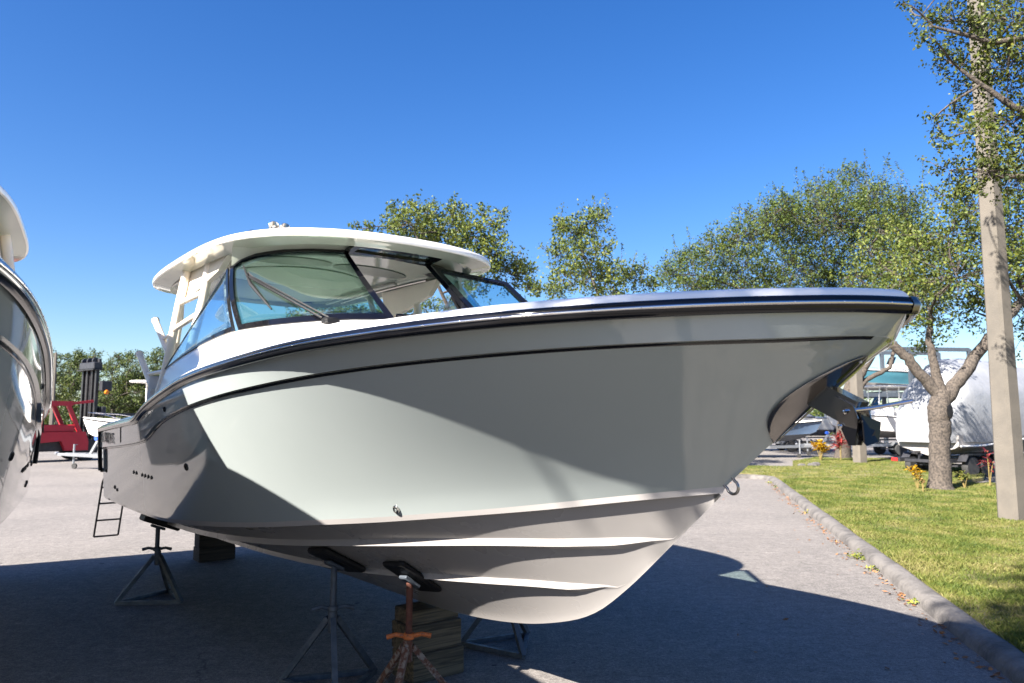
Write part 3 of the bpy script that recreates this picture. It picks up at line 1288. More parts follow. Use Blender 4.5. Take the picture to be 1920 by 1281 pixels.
# pipework carrying the hardtop, rod holders
for sg in (-1, 1):
    lw = empty('hardtop_leg')
    lw.parent = boat

    def T(name, pts, r=.032, m='cream', n=12):
        mb = MB().tube([(p[0], sg * p[1], p[2]) for p in pts], r, n)
        return mb.build(name, m, lw)
    T('post', [(-3.05, 1.22, 3.58), (-3.05, 1.28, 3.22), (-3.16, 1.36, 2.52), (-3.25, 1.42, 2.15)], .045)
    T('post', [(-2.40, 1.16, 3.56), (-2.36, 1.22, 3.16), (-2.50, 1.30, 2.62)], .045)
    T('cross_bar', [(-3.06, 1.28, 3.21), (-2.37, 1.22, 3.24)], .03)
    T('cross_bar', [(-3.10, 1.32, 2.93), (-2.40, 1.26, 3.02)], .03)
    T('post', [(-3.55, 1.15, 3.58), (-3.35, 1.2, 3.1), (-3.25, 1.3, 2.3)], .035)
    mb = MB()
    mb.prism([(-3.15, sg * 1.12, 3.58), (-1.75, sg * 1.10, 3.55), (-2.0, sg * 1.13, 3.40), (-2.75, sg * 1.16, 3.28), (-3.1, sg * 1.17, 3.25)], (0, sg * .06, 0))
    mb.build('arch_panel', 'cream', lw, smooth=0)
    for (a, bq) in (((-3.12, 1.34, 2.66), (-3.80, 1.36, 3.10)), ((-3.38, 1.42, 2.28), (-4.16, 1.44, 2.74))):
        a = np.array(a)
        bq = np.array(bq)
        dv = (bq - a) / np.linalg.norm(bq - a)
        mb = MB().tube([(p[0], sg * p[1], p[2]) for p in (a, lerp(a, bq, .5), bq - dv * .04, bq)], [.034, .034, .036, .043], 14)
        rh = mb.build('rod_holder', 'cream', lw)
        mb = MB().tube([(p[0], sg * p[1], p[2]) for p in (bq, bq + dv * .012)], .045, 14)
        mb.build('cap', 'liner_dark', rh)
        m2 = lerp(a, bq, .45)
        mb = MB().tube([(m2[0], sg * m2[1], m2[2]), (-3.12, sg * 1.34, m2[2] + .02)], .02, 10)
        mb.build('bracket', 'cream', rh)

# horns and searchlight on the hardtop
hn = empty('horn_set')
hn.parent = ht_o
for (x, y, L, r) in ((-1.25, -.92, .30, .050), (-1.30, -.80, .36, .048)):
    z = ceil_z(x, y, .115)
    mb = MB().lathe([(.012, -L), (.014, -L * .5), (.022, -.10), (r * .8, -.03), (r, 0), (r * .93, .004), (r * .6, -.02), (.001, -.05)], 20, 'X', (x, y, z))
    mb.build('horn', 'steel', ht_o, smooth=50)
    mb = MB().box((x - L * .55, y, z - .035), (.06, .03, .06), bev=.006)
    mb.build('horn_bracket', 'steel', ht_o)
bpy.data.objects.remove(hn)
lt = MB().lathe([(.05, 0), (.05, .03), (.042, .055), (.02, .07), (.001, .074)], 18, 'Z', (-1.55, -1.02, ceil_z(-1.55, -1.02, .05)))
lt.build('roof_light', 'steel', ht_o, smooth=50)

# wiper on the starboard pane
wp = empty('wiper')
wp.parent = boat


def gp(u, v, o=.03):
    q = mixp(u, v)
    return (q[0] + .7 * o, -(q[1] + .55 * o), q[2] + .45 * o)


mb = MB()
mb.box(gp(.33, -.04, .03), (.10, .12, .06), bev=.015)
mb.build('motor', 'black_rubber', wp)
for du, dv in ((0, 0), (.035, -.004)):
    mb = MB().tube([gp(.33 + du, .01, .03), gp(.36 + du, .05, .045), gp(.74 + du * .6, .60 + dv, .055), gp(.80, .67, .04)], .010, 6)
    mb.build('arm', 'black_rubber', wp)
mb = MB().tube([gp(.66, .18, .022), gp(.78, .55, .03), gp(.84, .86, .022)], [.007, .017, .007], 6)
mb.build('blade', 'black_rubber', wp)
mb = MB().tube([gp(.74, .60, .05), gp(.775, .665, .075), gp(.79, .62, .04)], .007, 6)
mb.build('hose', 'black_rubber', wp)


# stainless stem plate round the anchor opening, anchor, bow eye
def stem(s):
    return zke(s)


pl = MB()
for sg in (-1, 1):
    rows = []
    for v in np.linspace(.335, .90, 15):
        w_ = .056 * max(0.0, math.sin(PI * ((v - .335) / .565)**.85))**.75
        rows.append([])
        for q in np.linspace(0, 1, 6):
            t_ = max(w_ * q, 0.0)
            fl_ = topside(t_)[2]
            k_ = v * 12
            i_ = min(int(k_), 11)
            p_ = [lerp(fl_[i_][j], fl_[i_ + 1][j], k_ - i_) for j in range(3)]
            rows[-1].append((p_[0] + .006, sg * (p_[1] + .008), p_[2] - .006))
    pl.grid(rows, flip=sg < 0)
pl_o = pl.build('stem_plate', 'steel_plate', boat, smooth=60, solid=.004)
ch = MB()
ch.beam((3.36, 0, 2.13), (3.57, 0, 2.02), .10, .115)
ch.build('anchor_chute', 'steel_plate', boat, smooth=30)
an_o = empty('anchor')
an_o.parent = boat
mb = MB()
for sg in (-1, 1):
    mb.prism([(3.50, sg * .055, 2.10), (3.585, sg * .055, 2.055), (3.60, sg * .05, 2.0), (3.59, sg * .045, 1.955), (3.565, sg * .02, 1.885), (3.535, sg * .018, 1.885),
              (3.515, sg * .05, 1.975), (3.50, sg * .055, 2.03)], (0, sg * .008, 0))
mb.build('shank_plate', 'steel_plate', an_o, smooth=0)
mb = MB()
for sg in (-1, 1):
    mb.prism([(3.575, 0, 2.02), (3.625, sg * .075, 1.985), (3.62, sg * .06, 1.90), (3.60, 0, 1.885)], (.006, 0, 0))
mb.build('fluke', 'black_gloss', an_o, smooth=0)
mb = MB().tube([(3.55, -.075, 2.032), (3.62, .03, 2.046), (3.74, .13, 2.075)], .009, 8)
mb.build('stock', 'steel', an_o)
for (x, z) in ((3.548, 2.030), (3.523, 1.968)):
    mb = MB().lathe([(.012, 0), (.012, .006), (.007, .012), (.001, .013)], 8, 'Y', (x, -.064, z), Matrix.Diagonal((1, -1, 1)))
    mb.build('bolt', 'steel', an_o, smooth=30)
ey = MB()
ec = np.array([2.900, 0, 1.672]) - np.array([.656, 0, -.755]) * .035
dr = np.array([.755, 0, .656])
nr = np.array([.656, 0, -.755])
pth = []
for a in np.linspace(-100, 100, 17):
    p = ec + nr * (.045 + .040 * math.cos(R(a))) + dr * .034 * math.sin(R(a)) * (1 if abs(a) < 95 else .9)
    pth.append(p)
ey.tube([ec + dr * -.034] + pth + [ec + dr * .034], .0075, 10)
ey.build('bow_eye', 'steel_plate', boat, smooth=60)


# fittings set into the starboard and port topsides
def side_pt(s, z):
    """point and outward normal on the starboard topside"""
    best = None
    for c in cols:
        line = c[2] + c[3]
        for a, bq in zip(line[:-1], line[1:]):
            if (a[2] - z) * (bq[2] - z) <= 0 and abs(bq[2] - a[2]) > 1e-6:
                u = (z - a[2]) / (bq[2] - a[2])
                p = [lerp(a[k], bq[k], u) for k in range(3)]
                if best is None or abs(p[0] - s) < abs(best[0][0] - s):
                    best = (p, (bq[1] - a[1]) / (bq[2] - a[2]))
    p, slope = best
    return p, Vector((0.12, 1.0, -slope)).normalized()


def fitting(name, s, z, r, m='steel'):
    p, n = side_pt(s, z)
    for sg in (-1, 1):
        nn = Vector((n.x, sg * n.y, n.z))
        M = nn.to_track_quat('Z', 'Y').to_matrix()
        mb = MB().lathe([(r, -.004), (r, .006), (r * .8, .011), (r * .5, .010), (r * .45, -.003), (.001, -.006)], 18, 'Z', (p[0], sg * p[1], p[2]), M)
        mb.build(name, m, boat, smooth=40)


fitting('drain_fitting', 1.11, 1.445, .028)
fitting('drain_fitting', -1.40, 1.60, .032, 'black_rubber')
fitting('drain_fitting', -5.9, 1.32, .030, 'black_rubber')
fitting('drain_fitting', -5.3, 1.15, .024, 'black_rubber')
fitting('drain_fitting', -5.1, 1.13, .020, 'black_rubber')
fitting('drain_fitting', -1.62, 2.08, .022, 'black_rubber')
for k in range(6):                                        # air intake louvres
    p, n = side_pt(-3.6 + k * .17, 1.43)
    for sg in (-1, 1):
        mb = MB().box((p[0], sg * (p[1] + .002), p[2]), (.060, .010, .035), Matrix.Rotation(R(-18 * 1), 3, 'Y'), bev=.004)
        mb.build('louvre', 'black_rubber', boat)
for sg in (-1, 1):                                        # name on the quarter, trim of the transom corner
    p, n = side_pt(-5.95, 1.76)
    q, _ = side_pt(-4.3, 1.80)
    xd = Vector((q[0] - p[0], sg * (q[1] - p[1]), 0)).normalized()
    if sg > 0:
        xd = -xd
    nn = Vector((xd.y, -xd.x, 0)).normalized()
    zz = Vector((0, 0, 1))
    M = Matrix((xd, zz, xd.cross(zz))).transposed().to_4x4()
    org = Vector(p) if sg < 0 else Vector((q[0], q[1], q[2]))
    if sg < 0:
        org = Vector((p[0], -p[1], p[2]))
    org = org + Vector((0, sg * .022, -.06))
    if sg > 0:
        org = Vector((-4.75, side_pt(-4.75, 1.78)[0][1] + .022, q[2] - .10))
    sx = Matrix.Diagonal((.86, 1, 1, 1))
    text_mesh('name_lettering', 'GRADY-WHITE', .18, 'text_black', boat, Matrix.Translation(org) @ M @ sx)
    mb = MB().tube([(-6.30, sg * (bs(-6.3) - .005), 1.86), (-6.315, sg * 1.49, 1.80), (-6.315, sg * 1.475, 1.5), (-6.315, sg * 1.46, 1.30)], .028, 8)
    mb.build('transom_trim', 'black_rubber', boat)
    # seam of the side door
    pp = [side_pt(s, z)[0] for s, z in ((-4.05, 1.92), (-4.04, 1.84), (-4.03, 1.735))]
    mb = MB().tube([(p_[0], sg * (p_[1] + .001), p_[2]) for p_ in pp], .006, 5)
    mb.build('door_seam', 'black_rubber', boat)
# folded-down boarding ladder at the transom
ld = empty('boarding_ladder')
ld.parent = boat
for y0, y1 in ((-1.40, -1.46), (-1.10, -1.16)):
    mb = MB().tube([(-6.34, y0 + .03, 1.30), (-6.50, y0, 1.12), (-6.56, y1, .38)], .013, 8)
    mb.build('rail', 'mast_gray', ld)
for z in (1.05, .83, .60, .38):
    u = (1.12 - z) / .74
    mb = MB().tube([(-6.50 - .06 * u, -1.40 - .06 * u, z), (-6.50 - .06 * u, -1.10 - .06 * u, z)], .012, 8)
    mb.build('rung', 'mast_gray', ld)
tr2 = MB().box((-6.34, -1.25, 1.30), (.09, .42, .05), bev=.01)
tr2.build('mount', 'mast_gray', ld)

# the sister boat alongside
sis = copy_tree(boat)
SIS_D, SIS_S, SIS_K = 4.6, 0.0, 1.08
fwv = Vector((math.cos(BOAT_YAW), math.sin(BOAT_YAW), 0))
ptv = Vector((-math.sin(BOAT_YAW), math.cos(BOAT_YAW), 0))
sis.location = Vector(BOAT_O) - ptv * SIS_D + fwv * SIS_S
sis.scale = (SIS_K, SIS_K, SIS_K)
sis.rotation_euler = (0, 0, BOAT_YAW - R(7.0))
for ch_ in sis.children:
    if ch_.name.split('.')[0] in ('hardtop', 'windshield_frame', 'hinged_door_pane', 'vent_hatch', 'wiper', 'hardtop_leg'):
        ch_.location.x -= 0.55
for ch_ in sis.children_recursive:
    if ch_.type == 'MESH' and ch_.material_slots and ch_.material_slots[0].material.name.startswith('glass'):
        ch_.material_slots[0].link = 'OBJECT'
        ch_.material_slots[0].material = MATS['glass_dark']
tag(sis, 'shaded second boat of the same make cut off beside the forklift', 'boat', 'gray motor boats on stands')

# ------------------------------------------------------------------ jack stands and keel blocks


def bw(s, p, z, org=BOAT_O, yaw=BOAT_YAW):
    c, s_ = math.cos(yaw), math.sin(yaw)
    return Vector((org[0] + c * s - s_ * p, org[1] + s_ * s + c * p, z))


def bottom_z(s, p):
    k = min(abs(p) / max(bc(s) - .045, .01), 1)
    return lerp(zke(s), zc(s) - .004, k**gam(s))


def jack_stand(label, s, p, base_sp, spin, hang=None, kb=1.0, side=.62, hc=.52, mats=('galv', 'galv', 'galv', 'galv'), org=BOAT_O, yaw=BOAT_YAW, group='jack stands under the gray boat', pad_t=.045, lowered=.0):
    """mats: frame, post, handle, head"""
    bx = bw(base_sp[0] * kb, base_sp[1] * kb, 0, org, yaw)
    e = empty('jack_stand', bx)
    tag(e, label, 'jack stand', group)
    ft = [Vector((math.cos(spin + k * 2 * PI / 3), math.sin(spin + k * 2 * PI / 3), 0)) * (side / math.sqrt(3)) for k in range(3)]
    top = Vector((0, 0, hc))
    for k in range(3):
        a = ft[k] + Vector((0, 0, .02))
        mb = MB().beam(a, top + (ft[k].normalized() * .035) - Vector((0, 0, .02)), .042, .042, up=ft[k])
        mb.build('leg', mats[0], e, smooth=0)
        mb = MB().beam(a, ft[(k + 1) % 3] + Vector((0, 0, .02)), .038, .038)
        mb.build('base_bar', mats[0], e, smooth=0)
    mb = MB().lathe([(.030, hc - .12), (.034, hc - .115), (.034, hc + .03), (.028, hc + .035)], 14)
    mb.build('collar', mats[0], e)
    n = Vector(((bottom_z(s + .05, p) - bottom_z(s - .05, p)) / .1, (bottom_z(s, p + .05) - bottom_z(s, p - .05)) / .1, -1)).normalized()
    P = Vector((s, p, bottom_z(s, p))) + n * (pad_t * .5 + .006)
    a = Vector((1, 0, 0))
    a = (a - n * a.dot(n)).normalized()
    d = n.cross(a)
    rot = Matrix.Rotation(yaw, 3, 'Z')
    Pw = bw(P.x * kb, P.y * kb, P.z * kb, org, yaw) - bx
    nw, aw, dw = rot @ n, rot @ a, rot @ d
    M = Matrix((aw, dw, nw)).transposed()
    mb = MB().box(Pw, (.27, .40, pad_t), M, bev=.015)
    pad = mb.build('pad', 'black_rubber', e)
    hd = Pw + nw * (pad_t * .5 + .02)
    mb = MB().box(hd, (.09, .15, .03), M, bev=.008)
    mb.build('head', mats[3], e)
    zt = hd.z - .02
    mb = MB().tube([(hd.x * 0.0, hd.y * 0.0, hc - .1), (hd.x * .0, hd.y * .0, min(zt - .06, hc + .2)), (hd.x, hd.y, zt)] if False else [(hd.x, hd.y, hc - .1), (hd.x, hd.y, zt + .02)], .024, 12)
    mb.build('screw_post', mats[1], e)
    hz_ = hc + .055
    mb = MB().lathe([(.036, hz_ - .02), (.042, hz_ - .012), (.042, hz_ + .012), (.036, hz_ + .02)], 12, 'Z', (hd.x, hd.y, 0))
    hub = mb.build('nut', mats[2], e)
    hang = spin + .5 if hang is None else hang
    q = Vector((math.cos(hang), math.sin(hang), 0))
    for sg in (-1, 1):
        mb = MB().tube([Vector((hd.x, hd.y, hz_)) + q * (.03 * sg), Vector((hd.x, hd.y, hz_ + .012)) + q * (.09 * sg), Vector((hd.x, hd.y, hz_ - .004)) + q * (.155 * sg)], [.017, .015, .018], 8)
        mb.build('handle', mats[2], e)
    return e


def under(s, p):
    """base under the pad: the head sits a hand's breadth outside the contact point"""
    n = Vector((0, (bottom_z(s, p + .05) - bottom_z(s, p - .05)) / .1, -1)).normalized()
    return (s, p + n.y * .07)


sp = (-3.90, -1.17)
jack_stand('gray jack stand with a thick black pad beside the boarding ladder', *sp, under(*sp), R(-145), hang=R(5), hc=.50, side=.68, pad_t=.075)
sp = (-.20, -.70)
jack_stand('gray jack stand with a wide black pad beside the rusty one', *sp, under(*sp), R(-72), hang=R(12), hc=.52, side=.70, pad_t=.05)
sp = (.47, -.42)
jack_stand('rusty jack stand with an orange handle in front of the timber blocks', *sp, under(*sp), R(-100), hang=R(6), hc=.42, side=.60, mats=('rust', 'rust_red', 'orange_paint', 'galv'), pad_t=.04)
sp = (-.22, .86)
jack_stand('gray jack stand whose feet show beyond the keel', *sp, under(*sp), R(-64), hc=.50, side=.66)


def timber(name, loc, size, rz, label, group, m='timber'):
    mb = MB().box((0, 0, size[2] / 2), size, bev=.006)
    o = mb.build(name, m, smooth=25)
    o.location = loc
    o.rotation_euler = (rnd.uniform(-.004, .004), 0, rz)
    tag(o, label, 'timber', group)
    return o


FB = 'timber blocks under the forward keel'
z0 = 0.0
timber('timber_block', bw(-.02, 0, 0), (.32, .47, .205), BOAT_YAW + R(2), 'lowest weathered timber block under the forward keel', FB)
timber('timber_block', bw(-.04, -.005, .207), (.30, .465, .205), BOAT_YAW - R(1), 'knotty middle timber block in the stack under the forward keel', FB)
timber('timber_block', bw(-.05, 0, .414), (.26, .44, zke(-.05) - .418), BOAT_YAW + R(3), 'thin top timber touching the keel on the forward stack', FB)
timber('timber_block', bw(-6.0, 0, 0), (.30, .50, .19), BOAT_YAW + R(1), 'lower dark timber block under the keel near the stern', 'timber blocks near the stern', 'timber_dark')
timber('timber_block', bw(-6.0, 0, .192), (.30, .49, zke(-6.0) - .198), BOAT_YAW - R(2), 'upper dark timber block touching the keel near the stern', 'timber blocks near the stern', 'timber_dark')
so_, sy_ = tuple(sis.location), sis.rotation_euler.z
for s, nm in ((-.05, 'forward'), (-6.0, 'after')):
    hgt_ = zke(s) * SIS_K
    s *= SIS_K
    timber('timber_block', bw(s, 0, 0, so_, sy_), (.34, .50, hgt_ / 2 - .002), sy_, 'lower timber under the %s keel of the shaded boat' % nm, 'timbers under the shaded boat')
    timber('timber_block', bw(s, 0, hgt_ / 2, so_, sy_), (.34, .50, hgt_ / 2 - .006), sy_, 'upper timber under the %s keel of the shaded boat' % nm, 'timbers under the shaded boat')
for s, p, nm in ((-4.2, -1.15, 'after starboard side'), (.3, -.75, 'forward starboard side')):
    n_ = under(s, p)
    jack_stand('gray jack stand under the %s of the shaded boat' % nm, s, p, n_, 1.0, kb=SIS_K, org=so_, yaw=sy_, group='stands under the shaded boat')


# ------------------------------------------------------------------ forklift
def wheel(parent, c, r, w, axis='Y', name='wheel'):
    e = empty(name, c)
    e.parent = parent
    mb = MB().lathe([(r * .62, -w / 2), (r * .93, -w / 2), (r, -w * .36), (r, w * .36), (r * .93, w / 2), (r * .62, w / 2)], 24, axis)
    mb.build('tyre', 'tyre', e, smooth=40)
    mb = MB().lathe([(.001, -w * .30), (r * .25, -w * .36), (r * .3, -w * .2), (r * .58, -w * .25), (r * .63, -w * .42), (r * .63, w * .42), (r * .58, w * .25), (r * .25, w * .36), (.001, w * .3)], 20, axis)
    mb.build('rim', 'rim', e, smooth=40)
    return e


fk = empty('forklift', (-22.0, 35.6, 0), R(52))
tag(fk, 'red marina forklift with tall black mast standing on the far asphalt', 'forklift')


def P_(name, m, fn, parent=None, smooth=30):
    mb = MB()
    fn(mb)
    return mb.build(name, m, parent or fk, smooth=smooth)


P_('counterweight', 'forklift_red', lambda b: b.prism([(-2.3, -1.0, .28), (-2.3, -1.0, 1.05), (-2.15, -1.0, 1.22), (-1.2, -1.0, 1.22), (-1.2, -1.0, .28)], (0, 2.0, 0)), smooth=0)
P_('side_frame', 'forklift_red', lambda b: b.prism([(-1.2, -1.0, .85), (-1.0, -1.0, 1.38), (1.15, -1.0, 1.38), (1.3, -1.0, .9), (1.3, -1.0, .5), (.3, -1.0, .5), (.1, -1.0, .95)], (0, .28, 0)), smooth=0)
P_('side_frame', 'forklift_red', lambda b: b.prism([(-1.2, .72, .85), (-1.0, .72, 1.38), (1.15, .72, 1.38), (1.3, .72, .9), (1.3, .72, .5), (.3, .72, .5), (.1, .72, .95)], (0, .28, 0)), smooth=0)
P_('chassis', 'mast_black', lambda b: b.box((-.1, 0, .72), (2.6, 1.4, .5), bev=.05))
P_('hood', 'mast_black', lambda b: b.box((-1.65, 0, 1.36), (1.1, 1.7, .30), bev=.05))
P_('hood_step', 'mast_black', lambda b: b.box((-1.35, 0, 1.62), (.7, 1.5, .22), bev=.04))
P_('seat', 'mast_black', lambda b: b.box((-.6, 0, 1.55), (.5, .5, .4), bev=.08))
for y in (-.85, .85):
    P_('guard_post', 'forklift_red', lambda b: b.beam((-1.15, y, 1.30), (-.95, y, 2.68), .18, .18))
    P_('guard_post', 'forklift_red', lambda b: b.beam((.95, y, 1.30), (.35, y, 2.68), .17, .17))
    P_('guard_rail', 'forklift_red', lambda b: b.beam((-1.15, y, 2.72), (.55, y, 2.72), .18, .22))
for x in (-1.1, -.6, -.1, .4):
    P_('guard_bar', 'forklift_red', lambda b: b.beam((x, -.85, 2.74), (x, .85, 2.74), .10, .08))
P_('cab_back', 'forklift_red', lambda b: b.box((-1.12, 0, 1.72), (.10, 1.6, .62), bev=.03))
P_('cab_side', 'forklift_red', lambda b: b.box((-.15, -.88, 1.55), (1.7, .08, .34), bev=.03))
P_('front_strut', 'forklift_red', lambda b: b.beam((.4, -.86, 2.70), (1.5, -.80, 2.85), .10, .12))
P_('beacon', 'amber', lambda b: b.lathe([(.09, 2.80), (.10, 2.84), (.09, 2.93), (.04, 2.98), (.001, 2.99)], 14, 'Z', (-.35, -.5, 0)))
for y in (-.74, -.28, .28, .74):
    P_('mast_rail', 'mast_gray', lambda b: b.beam((1.62, y, .25), (1.62, y, 4.55), .16, .13 if abs(y) > .5 else .10, up=(1, 0, 0)), smooth=0)
P_('mast_back', 'mast_black', lambda b: b.box((1.72, 0, 2.35), (.10, 1.30, 4.2)))
P_('mast_head', 'mast_black', lambda b: b.box((1.62, 0, 4.60), (.42, 1.66, .34), bev=.03))
P_('mast_cap', 'mast_gray', lambda b: b.box((1.60, 0, 4.40), (.50, 1.85, .05)))
for y in (-.6, 0, .6):
    P_('sheave', 'mast_black', lambda b: b.lathe([(.16, -.05), (.17, 0), (.16, .05)], 14, 'Y', (1.58, y, 4.84)))
P_('top_beam', 'mast_black', lambda b: b.box((1.72, 0, 4.84), (.14, 1.6, .22), bev=.02))
P_('lift_cylinder', 'mast_gray', lambda b: b.tube([(1.52, .05, .3), (1.52, .05, 4.2)], .07, 10))
P_('carriage', 'mast_black', lambda b: b.box((1.95, 0, 2.35), (.22, 1.9, .5), bev=.03))
P_('side_shifter', 'mast_black', lambda b: b.box((1.95, -.98, 3.6), (.5, .32, .5), bev=.03))
P_('lamp', 'amber', lambda b: b.lathe([(.001, -.12), (.09, -.10), (.12, 0), (.001, .04)], 14, 'Y', (1.95, -1.12, 3.30)))
for y in (-.75, .75):
    P_('fork', 'mast_black', lambda b: b.beam((2.0, y, 2.20), (6.0, y, 2.22), .22, .14))
for x, r in ((-1.5, .42), (1.25, .52)):
    for y in (-.82, .82):
        wheel(fk, (x, y, r), r, .34)


# ------------------------------------------------------------------ small boats, trailers
def hull_lines(L, B, zk, z_s, flare=.8, fine=1.6, rise=.35):
    """simple vee hull; x from 0 (transom) to L (bow tip); returns sections"""
    secs = []
    for t in np.linspace(0, 1, 22):
        x = L * t
        bsx = B / 2 * (1 - max(0, (t - .45) / .55)**fine)
        bcx = B / 2 * flare * max(0, 1 - max(0, (t - .35) / .62)**1.5)
        ks = zk + (z_s - zk) * max(0, (t - .72) / .28)**1.9
        cs = zk + (z_s - zk) * (.34 + .28 * max(0, (t - .4) / .6)**1.4)
        cs = max(cs, ks)
        ss = z_s + rise * t**1.6
        if t == 1:
            ks = cs = ss - .02
        secs.append([(x, 0, ks), (x, bcx, cs), (x, bcx * .98 + .012, cs + .02 * (1 - t)), (x, lerp(bcx, bsx, .40), lerp(cs, ss, .5)), (x, bsx, ss - .06 * (1 - t)), (x, bsx, ss)])
    return secs


def small_boat(name, label, loc, rz, L=7.0, B=2.4, zk=.75, zsx=1.75, hullm='gelcoat_white', botm='bottom_white', ttop=True, cover=None, group=None, engine=True):
    e = empty(name, loc, rz)
    tag(e, label, 'boat', group)
    S = hull_lines(L, B, zk, zsx)
    hb_, bb_ = MB(), MB()
    for sg in (1, -1):
        hb_.grid([[(p[0], sg * p[1], p[2]) for p in r[2:]] for r in S], flip=sg > 0)
        bb_.grid([[(p[0], sg * p[1], p[2]) for p in r[:3]] for r in S], flip=sg > 0)
    r0 = S[0]
    hb_.grid([[(0, p[1], p[2]) for p in r0], [(0, -p[1], p[2]) for p in r0]])
    hb_.build('hull', hullm, e, smooth=40)
    bb_.build('hull_bottom', botm, e, smooth=30)
    dk = MB()
    rim_ = MB()
    for sg in (1, -1):
        dk.grid([[(r[-1][0], sg * r[-1][1], r[-1][2] + .01), (r[-1][0], sg * r[-1][1] * .82, r[-1][2] + .05), (r[-1][0], sg * r[-1][1] * .78, r[-1][2] - .02), (r[-1][0], 0, r[-1][2] - .03)] for r in S], flip=sg < 0)
        rim_.tube([(r[-1][0], sg * (r[-1][1] + .01), r[-1][2] - .01) for r in S], .025, 6)
    dk.build('deck', 'deck_white', e, smooth=40)
    rr_ = rim_.build('rub_rail', 'black_rubber', e)
    rr_['kind'] = 'stuff'
    if cover:
        cv = MB()
        rows = []
        for r in S[3:16]:
            t = (r[0][0] / L)
            hgt2 = .85 * math.sin(PI * min(max((t - .12) / .62, 0), 1))**.7
            rows.append([(r[-1][0], y * r[-1][1], r[-1][2] + .03 + hgt2 * (1 - abs(y)**1.6)) for y in np.linspace(-1, 1, 11)])
        cv.grid(rows)
        cv.build('canvas_cover', cover, e, smooth=50)
    else:
        cz = zsx + .05
        cs_ = MB().box((L * .45, 0, cz + .30), (.9, .9, .75), bev=.08)
        cs_.build('console', 'deck_white', e)
        ws = MB().add([(L * .45 + .42, -.42, cz + .66), (L * .45 + .42, .42, cz + .66), (L * .45 + .18, .40, cz + 1.15), (L * .45 + .18, -.40, cz + 1.15)], [(0, 1, 2, 3)])
        ws.build('windscreen', 'glass_dark', e, smooth=0, solid=.01)
        sb_ = MB().box((L * .45 - 1.0, 0, cz + .25), (.5, .9, .6), bev=.08)
        sb_.build('helm_seat', 'deck_white', e)
        if ttop:
            mb = MB().box((L * .45 - .15, 0, cz + 1.72), (2.3, 1.75, .09), bev=.04)
            mb.build('t_top', 'deck_white', e)
            for x in (-.7, .45):
                for y in (-.52, .52):
                    mb = MB().tube([(L * .45 + x * 1.25, y * 1.08, cz), (L * .45 + x, y, cz + .9), (L * .45 + x * .95, y * 1.15, cz + 1.70)], .03, 8)
                    mb.build('post', 'deck_white', e)
    if engine:
        en = empty('outboard', (-.35, 0, zsx))
        en.parent = e
        mb = MB().box((0, 0, .25), (.62, .42, .62), bev=.12)
        mb.build('cowling', 'mast_black' if hullm != 'gelcoat_white' else 'deck_white', en)
        mb = MB().prism([(-.18, -.07, 0), (.15, -.07, 0), (.05, -.05, -.9), (-.2, -.05, -.95)], (0, .14, 0))
        mb.build('leg', 'mast_gray', en)
    for sg in (-1, 1):
        pt_ = [(r[-1][0], sg * r[-1][1] * .86, r[-1][2] + .05 + .20 * min(1, (r[0][0] / L - .55) * 4)) for r in S if .55 <= r[0][0] / L <= .985]
        mb = MB().tube(pt_, .013, 6)
        mb.build('bow_rail', 'steel', e)
    return e


